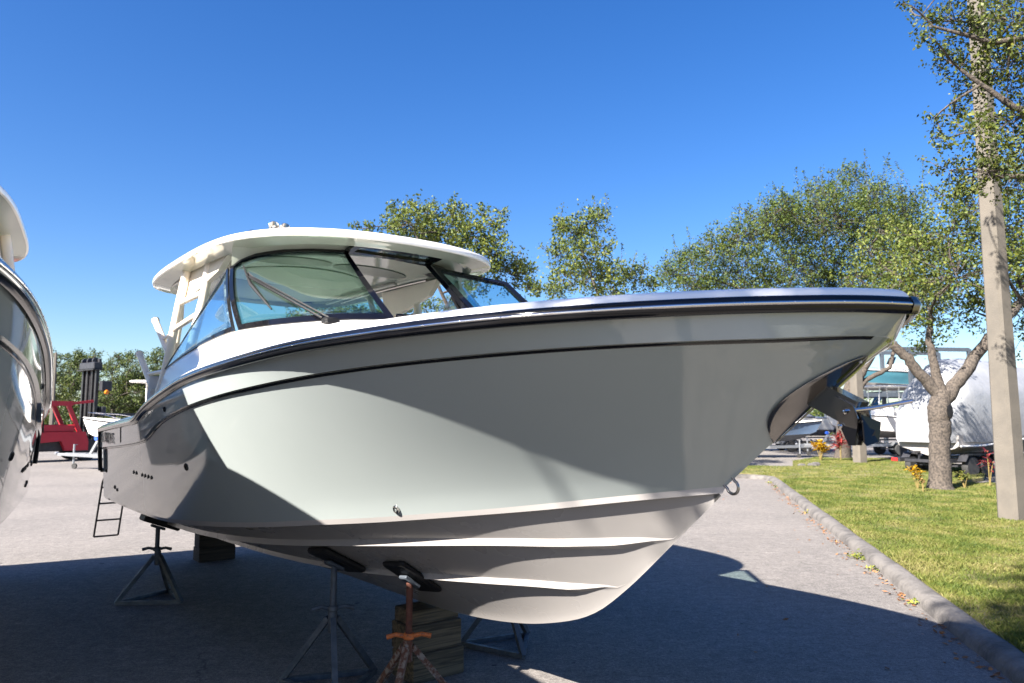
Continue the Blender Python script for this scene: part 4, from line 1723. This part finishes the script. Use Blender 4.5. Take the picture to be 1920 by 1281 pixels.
def trailer(label, loc, rz, L=7.5, W=2.1, m='galv_light', group=None, axles=(-1.0, -1.85), r=.34, jack=True, post=True, name='boat_trailer', tongue=1.9):
    e = empty(name, loc, rz)
    tag(e, label, 'trailer', group)
    z = .56
    x0, x1 = -L * .48, L * .30
    for sg in (-1, 1):
        mb = MB().beam((x0, sg * W * .34, z), (x1, sg * W * .34, z), .07, .14)
        mb.build('side_rail', m, e, smooth=0)
        mb = MB().beam((x1, sg * W * .34, z), (x1 + tongue, 0, z + .02), .07, .13)
        mb.build('tongue_rail', m, e, smooth=0)
        mb = MB().beam((x0 + .2, sg * .32, z + .28), (x1 - .3, sg * .30, z + .30), .10, .06)
        mb.build('bunk', 'mast_black', e, smooth=0)
        for x in np.linspace(x0 + .5, x1 - .6, 3):
            mb = MB().beam((x, sg * .32, z), (x, sg * .32, z + .26), .06, .06)
            mb.build('bunk_bracket', m, e, smooth=0)
    for x in np.linspace(x0 + .3, x1 - .1, 4):
        mb = MB().beam((x, -W * .34, z - .02), (x, W * .34, z - .02), .07, .10)
        mb.build('cross_member', m, e, smooth=0)
    xt = x1 + tongue
    mb = MB().beam((xt - .9, 0, z + .02), (xt + .35, 0, z + .02), .09, .10)
    mb.build('drawbar', m, e, smooth=0)
    mb = MB().lathe([(.03, -.04), (.075, -.03), (.085, .03), (.05, .07), (.001, .08)], 12, 'Z', (xt + .42, 0, z + .04))
    mb.build('coupler', m, e)
    if jack:
        mb = MB().tube([(xt - .25, -.12, .22), (xt - .25, -.12, z + .42)], .04, 10)
        jk = mb.build('jack', m, e)
        mb = MB().tube([(xt - .25, -.12, z + .40), (xt - .25, -.30, z + .40)], .015, 6)
        mb.build('crank', m, jk)
        w_ = wheel(e, (xt - .30, -.12, .11), .11, .07, name='jack_wheel')
    if post:
        mb = MB().beam((xt - 1.05, 0, z), (xt - 1.45, 0, z + .72), .09, .09)
        pp_ = mb.build('winch_post', m, e, smooth=0)
        mb = MB().beam((xt - 1.75, 0, z), (xt - 1.35, 0, z + .55), .06, .06)
        mb.build('brace', m, pp_, smooth=0)
        mb = MB().lathe([(.08, -.07), (.09, 0), (.08, .07)], 12, 'Y', (xt - 1.32, 0, z + .66))
        mb.build('winch', 'blue_strap', e)
    for ax in axles:
        for sg in (-1, 1):
            wheel(e, (ax, sg * W * .47, r), r, .22)
        mb = MB().beam((ax, -W * .44, r), (ax, W * .44, r), .06, .06)
        mb.build('axle', m, e, smooth=0)
    for sg in (-1, 1):
        xa, xb_ = min(axles) - .5, max(axles) + .5
        mb = MB()
        rows = [[(x_, sg * (W * .47 - .15), zz_), (x_, sg * (W * .47 + .15), zz_)] for x_, zz_ in ((xa, .55), (xa + .2, .78), (xb_ - .2, .78), (xb_, .55))]
        mb.grid(rows)
        mb.build('mudguard', m, e, smooth=0, solid=.02)
        mb = MB().box((x0 - .05, sg * W * .40, z), (.06, .22, .12), bev=.01)
        mb.build('tail_light', 'tail_red', e)
    return e


tA = trailer('galvanised boat trailer with blue winch in front of the red forklift', (-13.75, 29.4, 0), R(172))
small_boat('trailer_boat', 'small white boat on the galvanised trailer by the forklift', (-10.9, 29.05, .25), R(172), L=6.4, B=2.3, zk=.62, zsx=1.42)

trailer('boat trailer under the dark blue boat beyond the lawn', (10.9, 38.8, 0), R(-4), post=True)
small_boat('trailer_boat', 'dark blue hulled boat on a trailer with its bow towards the lawn trees', (9.0, 38.9, .12), R(-4), L=7.0, B=2.4, zk=.72, zsx=1.42, hullm='navy_hull', botm='canvas_gray', ttop=False, cover=None)
trailer('boat trailer under the canvas covered white boat', (16.0, 46.4, 0), R(177), L=8.2)
small_boat('trailer_boat', 'white boat under a gray canvas cover on a trailer', (19.6, 46.3, .2), R(177), L=8.2, B=2.6, zk=.75, zsx=1.85, cover='canvas_gray')
trailer('boat trailer under the white boat with t-top', (19.9, 41.3, 0), R(184), L=6.6)
small_boat('trailer_boat', 'white boat with t-top on a trailer beside the shrink-wrapped boat', (23.2, 41.5, .2), R(184), L=5.9, B=2.4, zk=.75, zsx=1.80)

# raised rack with a turquoise boat far behind
rk = empty('boat_rack', (27.0, 52.0, 0), R(8))
tag(rk, 'steel storage rack carrying a turquoise boat behind the trees', 'rack')
for x in (-4.5, 0, 4.5):
    for y in (-1.5, 1.5):
        P_('column', 'galv', lambda b: b.beam((x, y, 0), (x, y, 6.8), .22, .22), rk, 0)
for z in (3.6, 6.75):
    for y in (-1.5, 1.5):
        P_('beam', 'galv', lambda b: b.beam((-4.5, y, z), (4.5, y, z), .18, .26), rk, 0)
for x in (-3.4, -1.1, 1.1, 3.4):
    P_('cross_beam', 'galv', lambda b: b.beam((x, -1.5, 3.82), (x, 1.5, 3.82), .16, .16), rk, 0)
small_boat('rack_boat', 'turquoise hulled boat up on the steel rack', (30.5, 52.6, 3.35), R(188), L=7.8, B=2.6, zk=.60, zsx=1.75, hullm='teal_hull', ttop=False, engine=False)

# shrink-wrapped boat on a black trailer
wr = empty('wrapped_boat', (14.35, 26.1, 0), R(28))
tag(wr, 'large boat shrink-wrapped in white film behind the oak', 'boat')
mb = MB()
rows = []
for x in np.linspace(0, 9.5, 39):
    t = x / 9.5
    endk = 1 - (1 - min(x / 1.3, 1))**2.4
    hw = 1.25 * (.80 + .20 * endk) * (1 - .30 * max(0, (t - .5) / .5)**2)
    z_b = 1.18 + .10 * math.sin(x * 1.7) * .3 + .75 * max(0, (t - .16))**1.0
    zf = 1.9 + 1.15 * endk + .15 * t + .03 * math.sin(x * 2.2)
    zr = 2.15 + 1.85 * endk + .22 * math.sin(PI * min(t * 1.6, 1))
    w = lambda k: .022 * math.sin(x * 7 + k * 2.1) + .015 * math.sin(x * 13 + k)
    sec = []
    for sg in (-1, 1):
        half = [(hw * .94, z_b), (hw * .97 + w(1), lerp(z_b, zf, .15)), (hw + w(2), lerp(z_b, zf, .5)), (hw * .98 + w(3), lerp(z_b, zf, .85)), (hw * .93 + w(4), zf), (hw * .62, lerp(zf, zr, .50) + w(5)), (hw * .3, lerp(zf, zr, .84) + w(6)), (.0, zr)]
        half = [(x - .45 * (1 - endk) * 0, sg * y, z) for y, z in half]
        sec += half if sg < 0 else half[::-1][1:]
    rows.append(sec)
mb.grid(rows)
n_ = len(rows[0])
mb.f.append(tuple(range(n_ - 1, -1, -1)))
mb.f.append(tuple(range(38 * n_, 39 * n_)))
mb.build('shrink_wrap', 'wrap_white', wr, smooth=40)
mb = MB()
rows = []
for x in np.linspace(.25, 9.2, 24):
    t = x / 9.5
    hw = 1.13 * (1 - .45 * max(0, (t - .4) / .6)**2)
    zt_ = 1.35 + .75 * max(0, t - .16)
    rows.append([(x, -hw, zt_ + .1), (x, -hw * .97, zt_ - .28), (x, -hw * .86, zt_ - .36), (x, 0, .72 + .5 * max(0, t - .5)**2), (x, hw * .86, zt_ - .36), (x, hw * .97, zt_ - .28), (x, hw, zt_ + .1)])
mb.grid(rows)
mb.f.append(tuple(range(6, -1, -1)))
mb.build('hull', 'bottom_white', wr, smooth=30)
mb = MB().tube([(x, -1.13 * (1 - .45 * max(0, (x / 9.5 - .4) / .6)**2) - .01, 1.07 + .75 * max(0, x / 9.5 - .16)) for x in np.linspace(.3, 9.0, 20)], .035, 6)
mb.build('chine_rail', 'gelcoat_white', wr)
trailer('black tandem trailer under the shrink-wrapped boat', (17.75, 27.9, 0), R(28), L=8.6, W=2.2, m='mast_black', axles=(-2.9, -2.05), r=.36, jack=False, post=False)

# ------------------------------------------------------------------ trees


def unit(v):
    return v / (np.linalg.norm(v, axis=-1, keepdims=True) + 1e-9)


def foliage(clumps, size, per_twig=9, drop=0.0, up=0.6):
    """clumps: (center, radius, number of leaves, flatten)"""
    allV, allF, tw = [], [], []
    off = 0
    for c, r, n, fl in clumps:
        c = np.asarray(c, float)
        m = max(3, n // per_twig)
        d = unit(rng.normal(0, 1, (m, 3)) + np.array([0, 0, .15]))
        rad = r * rng.uniform(.25, 1.0, m)**.6
        # irregular outline: some twigs stick out
        az, el_ = np.arctan2(d[:, 1], d[:, 0]), np.arcsin(np.clip(d[:, 2], -1, 1))
        f1_, f2_ = rng.uniform(0, 6.28, 2)
        rad *= .62 + .62 * np.abs(np.sin(2.2 * az + f1_) * np.cos(2.6 * el_ + f2_))**.7
        rad *= 1 + .45 * (rng.random(m) < .14)
        st = c + d * rad[:, None] * np.array([1, 1, fl])
        td = unit(d * .7 + rng.normal(0, .6, (m, 3)) + np.array([0, 0, .25 - drop]))
        ln = r * rng.uniform(.22, .5, m)
        for i in range(m):
            if rng.random() < .30:
                tw.append((c + (st[i] - c) * .25, st[i], st[i] + td[i] * ln[i]))
        k = rng.uniform(0, 1, (m, per_twig))
        P = st[:, None, :] + td[:, None, :] * (ln[:, None] * k)[:, :, None] + rng.normal(0, size * .55, (m, per_twig, 3))
        P = P.reshape(-1, 3)
        V, F = leaf_quads(P, rng.uniform(size * .6, size * 1.25, len(P)), up_bias=up, width=.55)
        allV.append(V)
        allF.append(F + off)
        off += len(V)
    return np.concatenate(allV), np.concatenate(allF), tw


def limb_path(a, b, sag=.12):
    a, b = np.asarray(a, float), np.asarray(b, float)
    L = np.linalg.norm(b - a)
    j = rng.normal(0, .07 * L, (2, 3))
    p1 = a + (b - a) * .35 + j[0] + np.array([0, 0, sag * L * .3])
    p2 = a + (b - a) * .7 + j[1] + np.array([0, 0, sag * L * .4])
    out = []
    for t in np.linspace(0, 1, 7):
        out.append((1 - t)**3 * a + 3 * (1 - t)**2 * t * p1 + 3 * (1 - t) * t * t * p2 + t**3 * b)
    return out


def tree(name, label, trunk, clumps, leaf, leafm, group=None, limbs=(), twig_r=.012, cat='tree', limb_r=.10, per_twig=9, shoots=(), flare=True):
    """trunk: list of (point, radius); limbs: explicit limb polylines with radii; one limb is grown to every clump"""
    base = np.asarray(trunk[0][0], float)
    e = empty(name, base)
    tag(e, label, cat, group)
    mb = MB()
    tp = [(np.asarray(p, float) - base, r) for p, r in trunk]
    # densify the trunk with bumps
    pts, rr = [], []
    for i in range(len(tp) - 1):
        for t in np.linspace(0, 1, 6, endpoint=False):
            p = tp[i][0] + (tp[i + 1][0] - tp[i][0]) * t
            r_ = lerp(tp[i][1], tp[i + 1][1], t)
            pts.append(p + rng.normal(0, r_ * .035, 3) * np.array([1, 1, 0]))
            rr.append(r_ * (1 + rng.normal(0, .012)))
    pts.append(tp[-1][0])
    rr.append(tp[-1][1])
    if flare:
        rr[0] *= 1.22
        rr[1] *= 1.06
    mb.tube(pts, rr, 14)
    nodes = [(p, r) for p, r in zip(pts, rr)][len(pts) // 2:]
    for lm in limbs:
        P = [np.asarray(p, float) - base for p, _ in lm]
        r_ = [q for _, q in lm]
        fine, fr_ = [], []
        for i in range(len(P) - 1):
            for t in np.linspace(0, 1, 5, endpoint=False):
                fine.append(P[i] + (P[i + 1] - P[i]) * t + rng.normal(0, r_[i] * .10, 3))
                fr_.append(lerp(r_[i], r_[i + 1], t))
        fine.append(P[-1])
        fr_.append(r_[-1])
        mb.tube(fine, fr_, 10)
        nodes += list(zip(fine, fr_))
    NP = np.array([p for p, _ in nodes])
    NR = np.array([r for _, r in nodes])
    br = MB()
    cl = []
    for c, r, n, fl in clumps:
        c = np.asarray(c, float) - base
        cl.append((c, r, n, fl))
        dd = np.linalg.norm(NP - c, axis=1) + .6 * np.maximum(0, NP[:, 2] - c[2])
        i = int(np.argmin(dd))
        pth = limb_path(NP[i], c)
        r0 = min(NR[i] * .7, limb_r)
        rad_ = np.linspace(r0, max(twig_r * 1.6, r0 * .25), len(pth))
        br.tube(pth, rad_, 6)
        NP = np.vstack([NP, pth[2:]])
        NR = np.concatenate([NR, rad_[2:]])
    V, F, tw = foliage(cl, leaf, per_twig)
    for a, b_, c_ in tw:
        br.tube([a, b_, c_], [twig_r, twig_r * .6, twig_r * .25], 3, cap=False)
    if shoots:
        SV, SF, off = [V], [F], len(V)
        for (c, L_, n) in shoots:
            c = np.asarray(c, float) - base
            d_ = unit(np.array([rng.normal(0, .22), rng.normal(0, .22), 1.0]))
            br.tube([c - d_ * .5 * L_, c + d_ * .4 * L_, c + d_ * L_], [twig_r, twig_r * .6, twig_r * .3], 3, cap=False)
            k = rng.uniform(-.3, 1, n)
            P = c + d_ * (L_ * k)[:, None] + rng.normal(0, leaf * .8, (n, 3)) * (1.25 - k)[:, None]
            v, f = leaf_quads(P, rng.uniform(leaf * .5, leaf * 1.1, n), up_bias=.6, width=.5)
            SV.append(v)
            SF.append(f + off)
            off += len(v)
        V, F = np.concatenate(SV), np.concatenate(SF)
    mb.build('trunk', 'bark', e, smooth=60)
    bo = br.build('branches', 'bark', e, smooth=60)
    np_mesh('crown', V, F, leafm, e)
    return e


def cl_px(lst, depth, dj, dens, fl=.85):
    """clumps from photo pixels (x, y, radius in px)"""
    out = []
    for (x, y, r) in lst:
        d_ = depth + rng.uniform(-dj, dj)
        R_ = r * d_ / FPX
        out.append((at(x, y, d_), R_, int(dens * R_ * R_ * 4 + 12), fl))
    return out


# oak on the lawn, next to the concrete pole
dA = 20.3


def A_(x, y, d=dA):
    return at(x, y, d)


tree('oak_tree', 'oak with a forked gray trunk standing on the lawn beside the concrete pole',
     [((*ground(1763, 925)[:2], LZ - .03), .30), (A_(1763, 860), .265), (A_(1762, 800), .27), (A_(1760, 765), .29), (A_(1768, 735), .22)],
     cl_px([(1738, 560, 55), (1795, 520, 70), (1858, 480, 75), (1778, 440, 55), (1830, 395, 60), (1900, 420, 75), (1700, 590, 40), (1752, 610, 36), (1735, 650, 24), (1905, 520, 50),
            (1890, 350, 60), (1825, 585, 40), (1690, 520, 40), (1765, 500, 50), (1720, 470, 40), (1780, 370, 40), (1850, 560, 40), (1940, 470, 80), (1960, 560, 70), (1930, 620, 30)], dA, 1.5, 430)
     + cl_px([(1640, 560, 40), (1605, 520, 40), (1680, 495, 44), (1625, 470, 40), (1668, 585, 34), (1580, 570, 36), (1650, 430, 36), (1700, 440, 36)], 24.2, .8, 330),
     .10, 'leaf_oak_light',
     limbs=[[(A_(1762, 745), .17), (A_(1735, 712), .15), (A_(1700, 672), .135), (A_(1668, 640), .11), (A_(1655, 605, 21), .07)],
            [(A_(1766, 740), .16), (A_(1752, 690), .12), (A_(1742, 640), .09), (A_(1745, 590), .06)],
            [(A_(1770, 750), .20), (A_(1802, 708), .17), (A_(1838, 655), .15), (A_(1880, 605), .13), (A_(1925, 555, 20.6), .11)]],
     group='oaks on the lawn', limb_r=.06)
# its hollow: dark knot hole
kn_o = MB().lathe([(.001, .012), (.10, .010), (.13, .0), (.12, -.03)], 18, 'Y', (0, 0, 0), Matrix.Diagonal((.75, -1, 1.5)))
ko = kn_o.build('knot_hole', 'black_rubber')
tA_ = [o for o in bpy.data.objects if o.name.startswith('oak_tree')][0]
ko.parent = tA_
kp_ = A_(1769, 772) - np.array(tA_.location)
ko.location = (kp_[0] + .02, kp_[1] - .285, kp_[2])
ko.rotation_euler = (0, 0, R(15))

# the larger oak behind the bow
dC = 35.5


def C_(x, y, d=dC):
    return at(x, y, d)


clC = [(1255, 515, 34), (1290, 492, 38), (1340, 475, 44), (1395, 448, 50), (1445, 425, 55), (1500, 430, 62), (1560, 415, 66), (1620, 420, 66), (1680, 440, 60), (1490, 505, 66), (1395, 510, 56),
       (1590, 510, 76), (1680, 530, 60), (1725, 470, 56), (1300, 540, 40), (1440, 550, 56), (1540, 560, 60), (1650, 590, 50), (1730, 560, 50), (1340, 545, 45), (1470, 390, 36), (1550, 365, 40), (1640, 370, 44), (1700, 390, 40), (1600, 330, 26)]
shC = [(C_(x, y + 16, dC + rng.uniform(-2, 2)), rng.uniform(1.0, 1.9), int(rng.uniform(70, 120))) for x, y in
       [(1415, 405), (1440, 380), (1466, 372), (1500, 360), (1520, 345), (1545, 340), (1570, 330), (1590, 335), (1625, 325), (1652, 325), (1682, 322), (1705, 335), (1380, 430), (1350, 455), (1325, 468), (1300, 480), (1275, 490), (1730, 330), (1480, 385), (1610, 350)]]
tree('oak_tree', 'broad oak with many upright shoots growing behind the bow',
     [((*ground(1580, 864)[:2], LZ - .03), .36), (C_(1582, 800), .30), (C_(1590, 740), .28), (C_(1600, 700), .22)],
     cl_px(clC, dC, 2.6, 400), .125, 'leaf_oak',
     limbs=[[(C_(1595, 735), .22), (C_(1620, 690), .19), (C_(1650, 645), .15), (C_(1665, 590), .10)], [(C_(1600, 745), .15), (C_(1625, 712), .12), (C_(1668, 690), .10), (C_(1680, 640), .07)],
            [(C_(1600, 710), .2), (C_(1590, 640), .18), (C_(1560, 580), .15)], [(C_(1598, 700), .2), (C_(1540, 620), .16), (C_(1440, 560), .12)]],
     group='oaks on the lawn', limb_r=.10, shoots=shC)

# trees behind the boat
dE = 23.0
tree('glossy_leaf_tree', 'tall light green tree rising behind the hardtop',
     [(ground(880, 905), .22), (at(880, 760, dE), .18), (at(870, 640, dE), .14)],
     cl_px([(770, 418, 46), (742, 432, 30), (800, 432, 34), (850, 430, 38), (890, 442, 42), (920, 478, 44), (958, 515, 40), (995, 540, 22), (852, 385, 14), (930, 420, 24), (690, 428, 14), (665, 425, 9), (885, 520, 50),
            (820, 470, 56), (850, 400, 22), (905, 400, 16), (940, 395, 8), (778, 385, 14), (810, 395, 22), (735, 395, 12), (1010, 545, 14), (980, 500, 20)], dE, 1.2, 520),
     .115, 'leaf_oak_light', group='trees behind the boat', limb_r=.07)
dD = 27.0
tree('spreading_tree', 'loose green tree standing between the hardtop tree and the broad oak',
     [(ground(1150, 888), .22), (at(1150, 760, dD), .18), (at(1140, 620, dD), .14)],
     cl_px([(1075, 440, 40), (1105, 420, 32), (1128, 402, 18), (1050, 425, 22), (1045, 478, 28), (1095, 478, 40), (1060, 520, 36), (1110, 525, 40), (1150, 512, 34), (1190, 522, 30), (1215, 535, 22), (1150, 548, 34), (1040, 545, 24), (1132, 460, 24)], dD, 1.4, 440),
     .12, 'leaf_oak_light', group='trees behind the boat', limb_r=.07,
     shoots=[(at(x, y, dD), .7, 40) for x, y in ((1120, 395), (1165, 490), (1185, 500), (1050, 415), (1138, 395), (1205, 510))])

dG = 46.0
tree('low_tree', 'low dark tree seen through the windshield of the gray boat',
     [(ground(660, 785 + 2 * FPX / dG), .22), (at(660, 740, dG), .18), (at(660, 660, dG), .14)],
     cl_px([(555, 600, 20), (585, 590, 24), (620, 585, 26), (655, 588, 28), (690, 592, 26), (725, 590, 26), (760, 588, 24), (800, 580, 24), (840, 575, 24), (600, 620, 30), (660, 625, 32), (720, 625, 32), (790, 620, 32)], dG, 1.5, 260),
     .15, 'leaf_oak', group='trees behind the boat', limb_r=.07)

# near tree whose branches hang in from the right
dB = 10.8
tree('near_oak', 'leafy tree hanging its branches in front of the tall concrete pole',
     [((9.6, 10.6, LZ - .03), .24), ((9.55, 10.7, 2.6), .20), ((9.3, 10.8, 5.0), .16), ((8.9, 10.9, 7.2), .12)],
     cl_px([(1692, 8, 12), (1712, 18, 14), (1738, 48, 32), (1790, 40, 46), (1850, 60, 60), (1900, 40, 60), (1765, 110, 30), (1800, 130, 40), (1890, 130, 60), (1835, 165, 42), (1752, 222, 18), (1790, 215, 30),
            (1770, 262, 28), (1830, 250, 46), (1900, 230, 60), (1742, 70, 22), (1780, 320, 34), (1850, 320, 50), (1900, 320, 60), (1940, 100, 80), (1960, 260, 90), (2050, 150, 120), (2080, 330, 110), (1800, -60, 60), (1920, -80, 100), (2060, -60, 130), (1820, 355, 26)], dB, .7, 900),
     .068, 'leaf_near', twig_r=.008, group=None, limb_r=.05,
     limbs=[[((9.3, 10.8, 4.6), .11), (at(2030, 240, dB), .08), (at(1900, 200, dB), .05), (at(1800, 130, dB), .025)],
            [((9.1, 10.8, 5.6), .10), (at(2000, 60, dB), .07), (at(1860, 80, dB), .04), (at(1750, 50, dB), .02)],
            [((9.3, 10.8, 4.3), .09), (at(1980, 330, dB), .06), (at(1860, 330, dB), .03)]])

# unseen tree added behind the camera to shade the bow and near lawn corner
fcl = []
for (gx_, gy_, r_) in ((5.4, 5.6, 1.4), (4.1, 5.0, 1.1), (4.0, 6.3, 1.0), (6.6, 5.6, 1.4), (5.4, 4.2, 1.4), (6.2, 7.1, 1.2), (5.2, 7.2, 1.0), (6.4, 8.4, .9), (7.3, 7.4, 1.2), (3.3, 4.7, .8), (3.3, 5.8, .7), (7.6, 4.6, 1.3), (3.8, 3.6, 1.0), (6.7, 9.0, .6), (2.85, 5.45, .5), (2.95, 4.9, .5)):
    h_ = 10.0 + rng.uniform(-.8, .8)
    fcl.append(((gx_ - .965 * h_, gy_ - .936 * h_, h_), r_, int(900 * r_ * r_), .8))
tree('shade_tree', 'tall oak added out of view to cast shade on the bow',
     [((-6.2, -6.4, -.02), .30), ((-6.0, -6.0, 3.0), .25), ((-5.4, -5.0, 6.0), .20), ((-4.8, -4.4, 8.0), .14)], fcl, .15, 'leaf_oak', limb_r=.08)

# tree row far behind the forklift
for k, (x, y0, d_, w_, lab) in enumerate((
        (108, 700, 62, 40, 'dark tree in the far row beside the slim concrete pole'),
        (165, 690, 66, 46, 'dark tree behind the forklift mast'),
        (215, 705, 58, 44, 'lighter green far tree next to the forklift mast'),
        (262, 700, 60, 44, 'round tree in the row, between forklift and gray stern'),
        (308, 690, 64, 44, 'far tree at the end of the row behind the rod holders'),
        (30, 690, 66, 50, 'tree of the row hidden behind the shaded boat'))):
    cl = []
    for j in range(15):
        a = rng.uniform(0, 2 * PI)
        q = rng.uniform(0, 1)**.6
        cl.append((x + math.cos(a) * w_ * q, y0 + 22 + math.sin(a) * 48 * q, rng.uniform(13, 22)))
    cl += [(x + rng.uniform(-30, 30), y0 - 28 + rng.uniform(-8, 10), 10) for _ in range(4)]
    cl += [(x + rng.uniform(-45, 45), y0 + rng.uniform(60, 80), 15) for _ in range(4)]
    gp_ = ground(x + rng.uniform(-8, 8), 785 + 2 * FPX / d_ * .985)
    gp_[1] = d_
    gp_[0] = (x - 960) * d_ / FPX
    tree('far_tree', lab, [((gp_[0], d_, 0), .22), ((gp_[0] + .2, d_, 1.6), .17), ((gp_[0] - .1, d_, 3.0), .13)],
         cl_px(cl, d_, 1.6, 170), .17, 'leaf_far', group='tree row behind the forklift', limb_r=.09, twig_r=.02, per_twig=8)

# distant wood that closes the view behind the boats
nW = 60000
xW = rng.uniform(-70, 90, nW)
yW = rng.uniform(86, 96, nW)
topW = 3.6 + 1.0 * np.sin(xW * .35) + .7 * np.sin(xW * .93 + 1) + .4 * np.sin(xW * 2.3)
zW_ = rng.uniform(0, 1, nW)**.8 * topW
V, F = leaf_quads(np.column_stack([xW, yW, zW_]), rng.uniform(.25, .55, nW), up_bias=.6, width=.6)
tag(np_mesh('distant_wood', V, F, 'leaf_far'), 'distant belt of green trees closing the yard', 'trees', kind='stuff')

# ------------------------------------------------------------------ poles, plants, edging


def pole(label, x, y, w0, w1, h, rz, lean=0.0, group=None, z=0.0, m='concrete'):
    mb = MB()
    rows = []
    for k, t in enumerate(np.linspace(0, 1, 14)):
        w = lerp(w0, w1, t) / 2
        c = w * .28
        rows.append([(px_, py_, h * t) for px_, py_ in ((-w + c, -w), (w - c, -w), (w, -w + c), (w, w - c), (w - c, w), (-w + c, w), (-w, w - c), (-w, -w + c), (-w + c, -w))])
    mb.grid(rows, flip=True)
    mb.f.append(tuple(13 * 9 + i for i in range(8)))
    o = mb.build('concrete_pole', m, smooth=20)
    o.location = (x, y, z)
    o.rotation_euler = (0, lean, rz)
    tag(o, label, 'pole', group)
    return o


pole('tall tapered concrete pole on the lawn in front of the oak', 9.46, 14.25, .40, .235, 12.0, R(22), lean=R(-.25), z=LZ - .03)
pole('thinner far concrete pole with a whitewashed foot behind the anchor', 15.1, 32.5, .46, .40, 6.2, R(15), z=LZ - .03)
pole('slim concrete pole rising in front of the trees behind the shaded boat', -30.9, 50.0, .26, .16, 6.45, R(10))


def shrub(name, label, x, y, h, leafm, n, ln, wd, spread, stems=5, z=LZ, group=None, top=False):
    e = empty(name, (x, y, z))
    tag(e, label, 'plant', group)
    st = MB()
    C0, A0 = [], []
    for k in range(stems):
        a = rng.uniform(0, 2 * PI)
        tip = np.array([math.cos(a) * spread * rng.uniform(.2, 1), math.sin(a) * spread * rng.uniform(.2, 1), h * rng.uniform(.6, .95)])
        st.tube([(0, 0, -.02), tip * np.array([.4, .4, .5]), tip], [.014, .011, .007], 5)
        m = n // stems
        for i in range(m):
            u = rng.uniform(.55 if not top else .75, 1.0)
            p = tip * np.array([lerp(.4, 1, (u - .5) * 2), lerp(.4, 1, (u - .5) * 2), u])
            an = rng.uniform(0, 2 * PI)
            el = rng.uniform(-.1, 1.1)
            d_ = np.array([math.cos(an) * math.cos(el), math.sin(an) * math.cos(el), math.sin(el)])
            C0.append(p)
            A0.append(d_)
    st.build('stems', 'yellow_leaf_stem', e)
    C0, A0 = np.array(C0), np.array(A0)
    sd = unit(np.cross(A0, np.array([0, 0, 1.0]) + rng.normal(0, .2, A0.shape)))
    upv = np.cross(sd, A0)
    L_ = ln * rng.uniform(.6, 1.2, len(C0))[:, None]
    W_ = wd * rng.uniform(.7, 1.2, len(C0))[:, None]
    V = np.stack([C0, C0 + A0 * L_ * .45 + sd * W_ * .5 + upv * L_ * .06, C0 + A0 * L_ - np.array([0, 0, 1]) * L_ * .22, C0 + A0 * L_ * .45 - sd * W_ * .5 + upv * L_ * .06], 1).reshape(-1, 3)
    i = np.arange(len(C0)) * 4
    np_mesh('leaves', V, np.stack([i, i + 1, i + 2, i + 3], 1), leafm, e)
    return e


shrub('croton_shrub', 'bright yellow croton bush at the end of the far lawn', 14.0, 34.0, .95, 'leaf_yellow', 230, .24, .09, .42, 8)
shrub('cordyline', 'dark red cordyline beside the bright yellow croton', 14.75, 33.6, 1.35, 'leaf_red', 110, .50, .075, .20, 4)
shrub('croton_shrub', 'sparse yellow and green croton at the foot of the oak', 10.85, 20.1, .72, 'leaf_yellow', 60, .17, .07, .30, 5)
shrub('croton_shrub', 'tiny pale shrub in front of the oak foot', 10.6, 19.4, .40, 'leaf_dry', 16, .11, .05, .10, 3)
shrub('croton_shrub', 'small dark leafed shrub close against the oak trunk', 12.35, 20.5, .55, 'leaf_weed', 40, .16, .06, .30, 4)
shrub('cordyline', 'reddish cordyline between oak and concrete pole', 13.35, 21.0, 1.05, 'leaf_red', 42, .34, .05, .22, 3, top=False)
for k, (x, y, sz) in enumerate(((11.6, 30.0, .26), (11.95, 29.8, .30), (12.25, 30.2, .24), (12.45, 30.7, .28))):
    mb = MB().box((0, 0, sz * .35), (sz * 1.3, sz, sz * .8), Matrix.Rotation(rnd.uniform(-.3, .3), 3, 'Z'), bev=.07)
    o = mb.build('edging_stone', 'stone_dark', smooth=40)
    o.location = (x, y, .02)
    tag(o, 'dark rough edging stone at the corner of the far lawn', 'stone', 'edging stones at the far lawn corner')
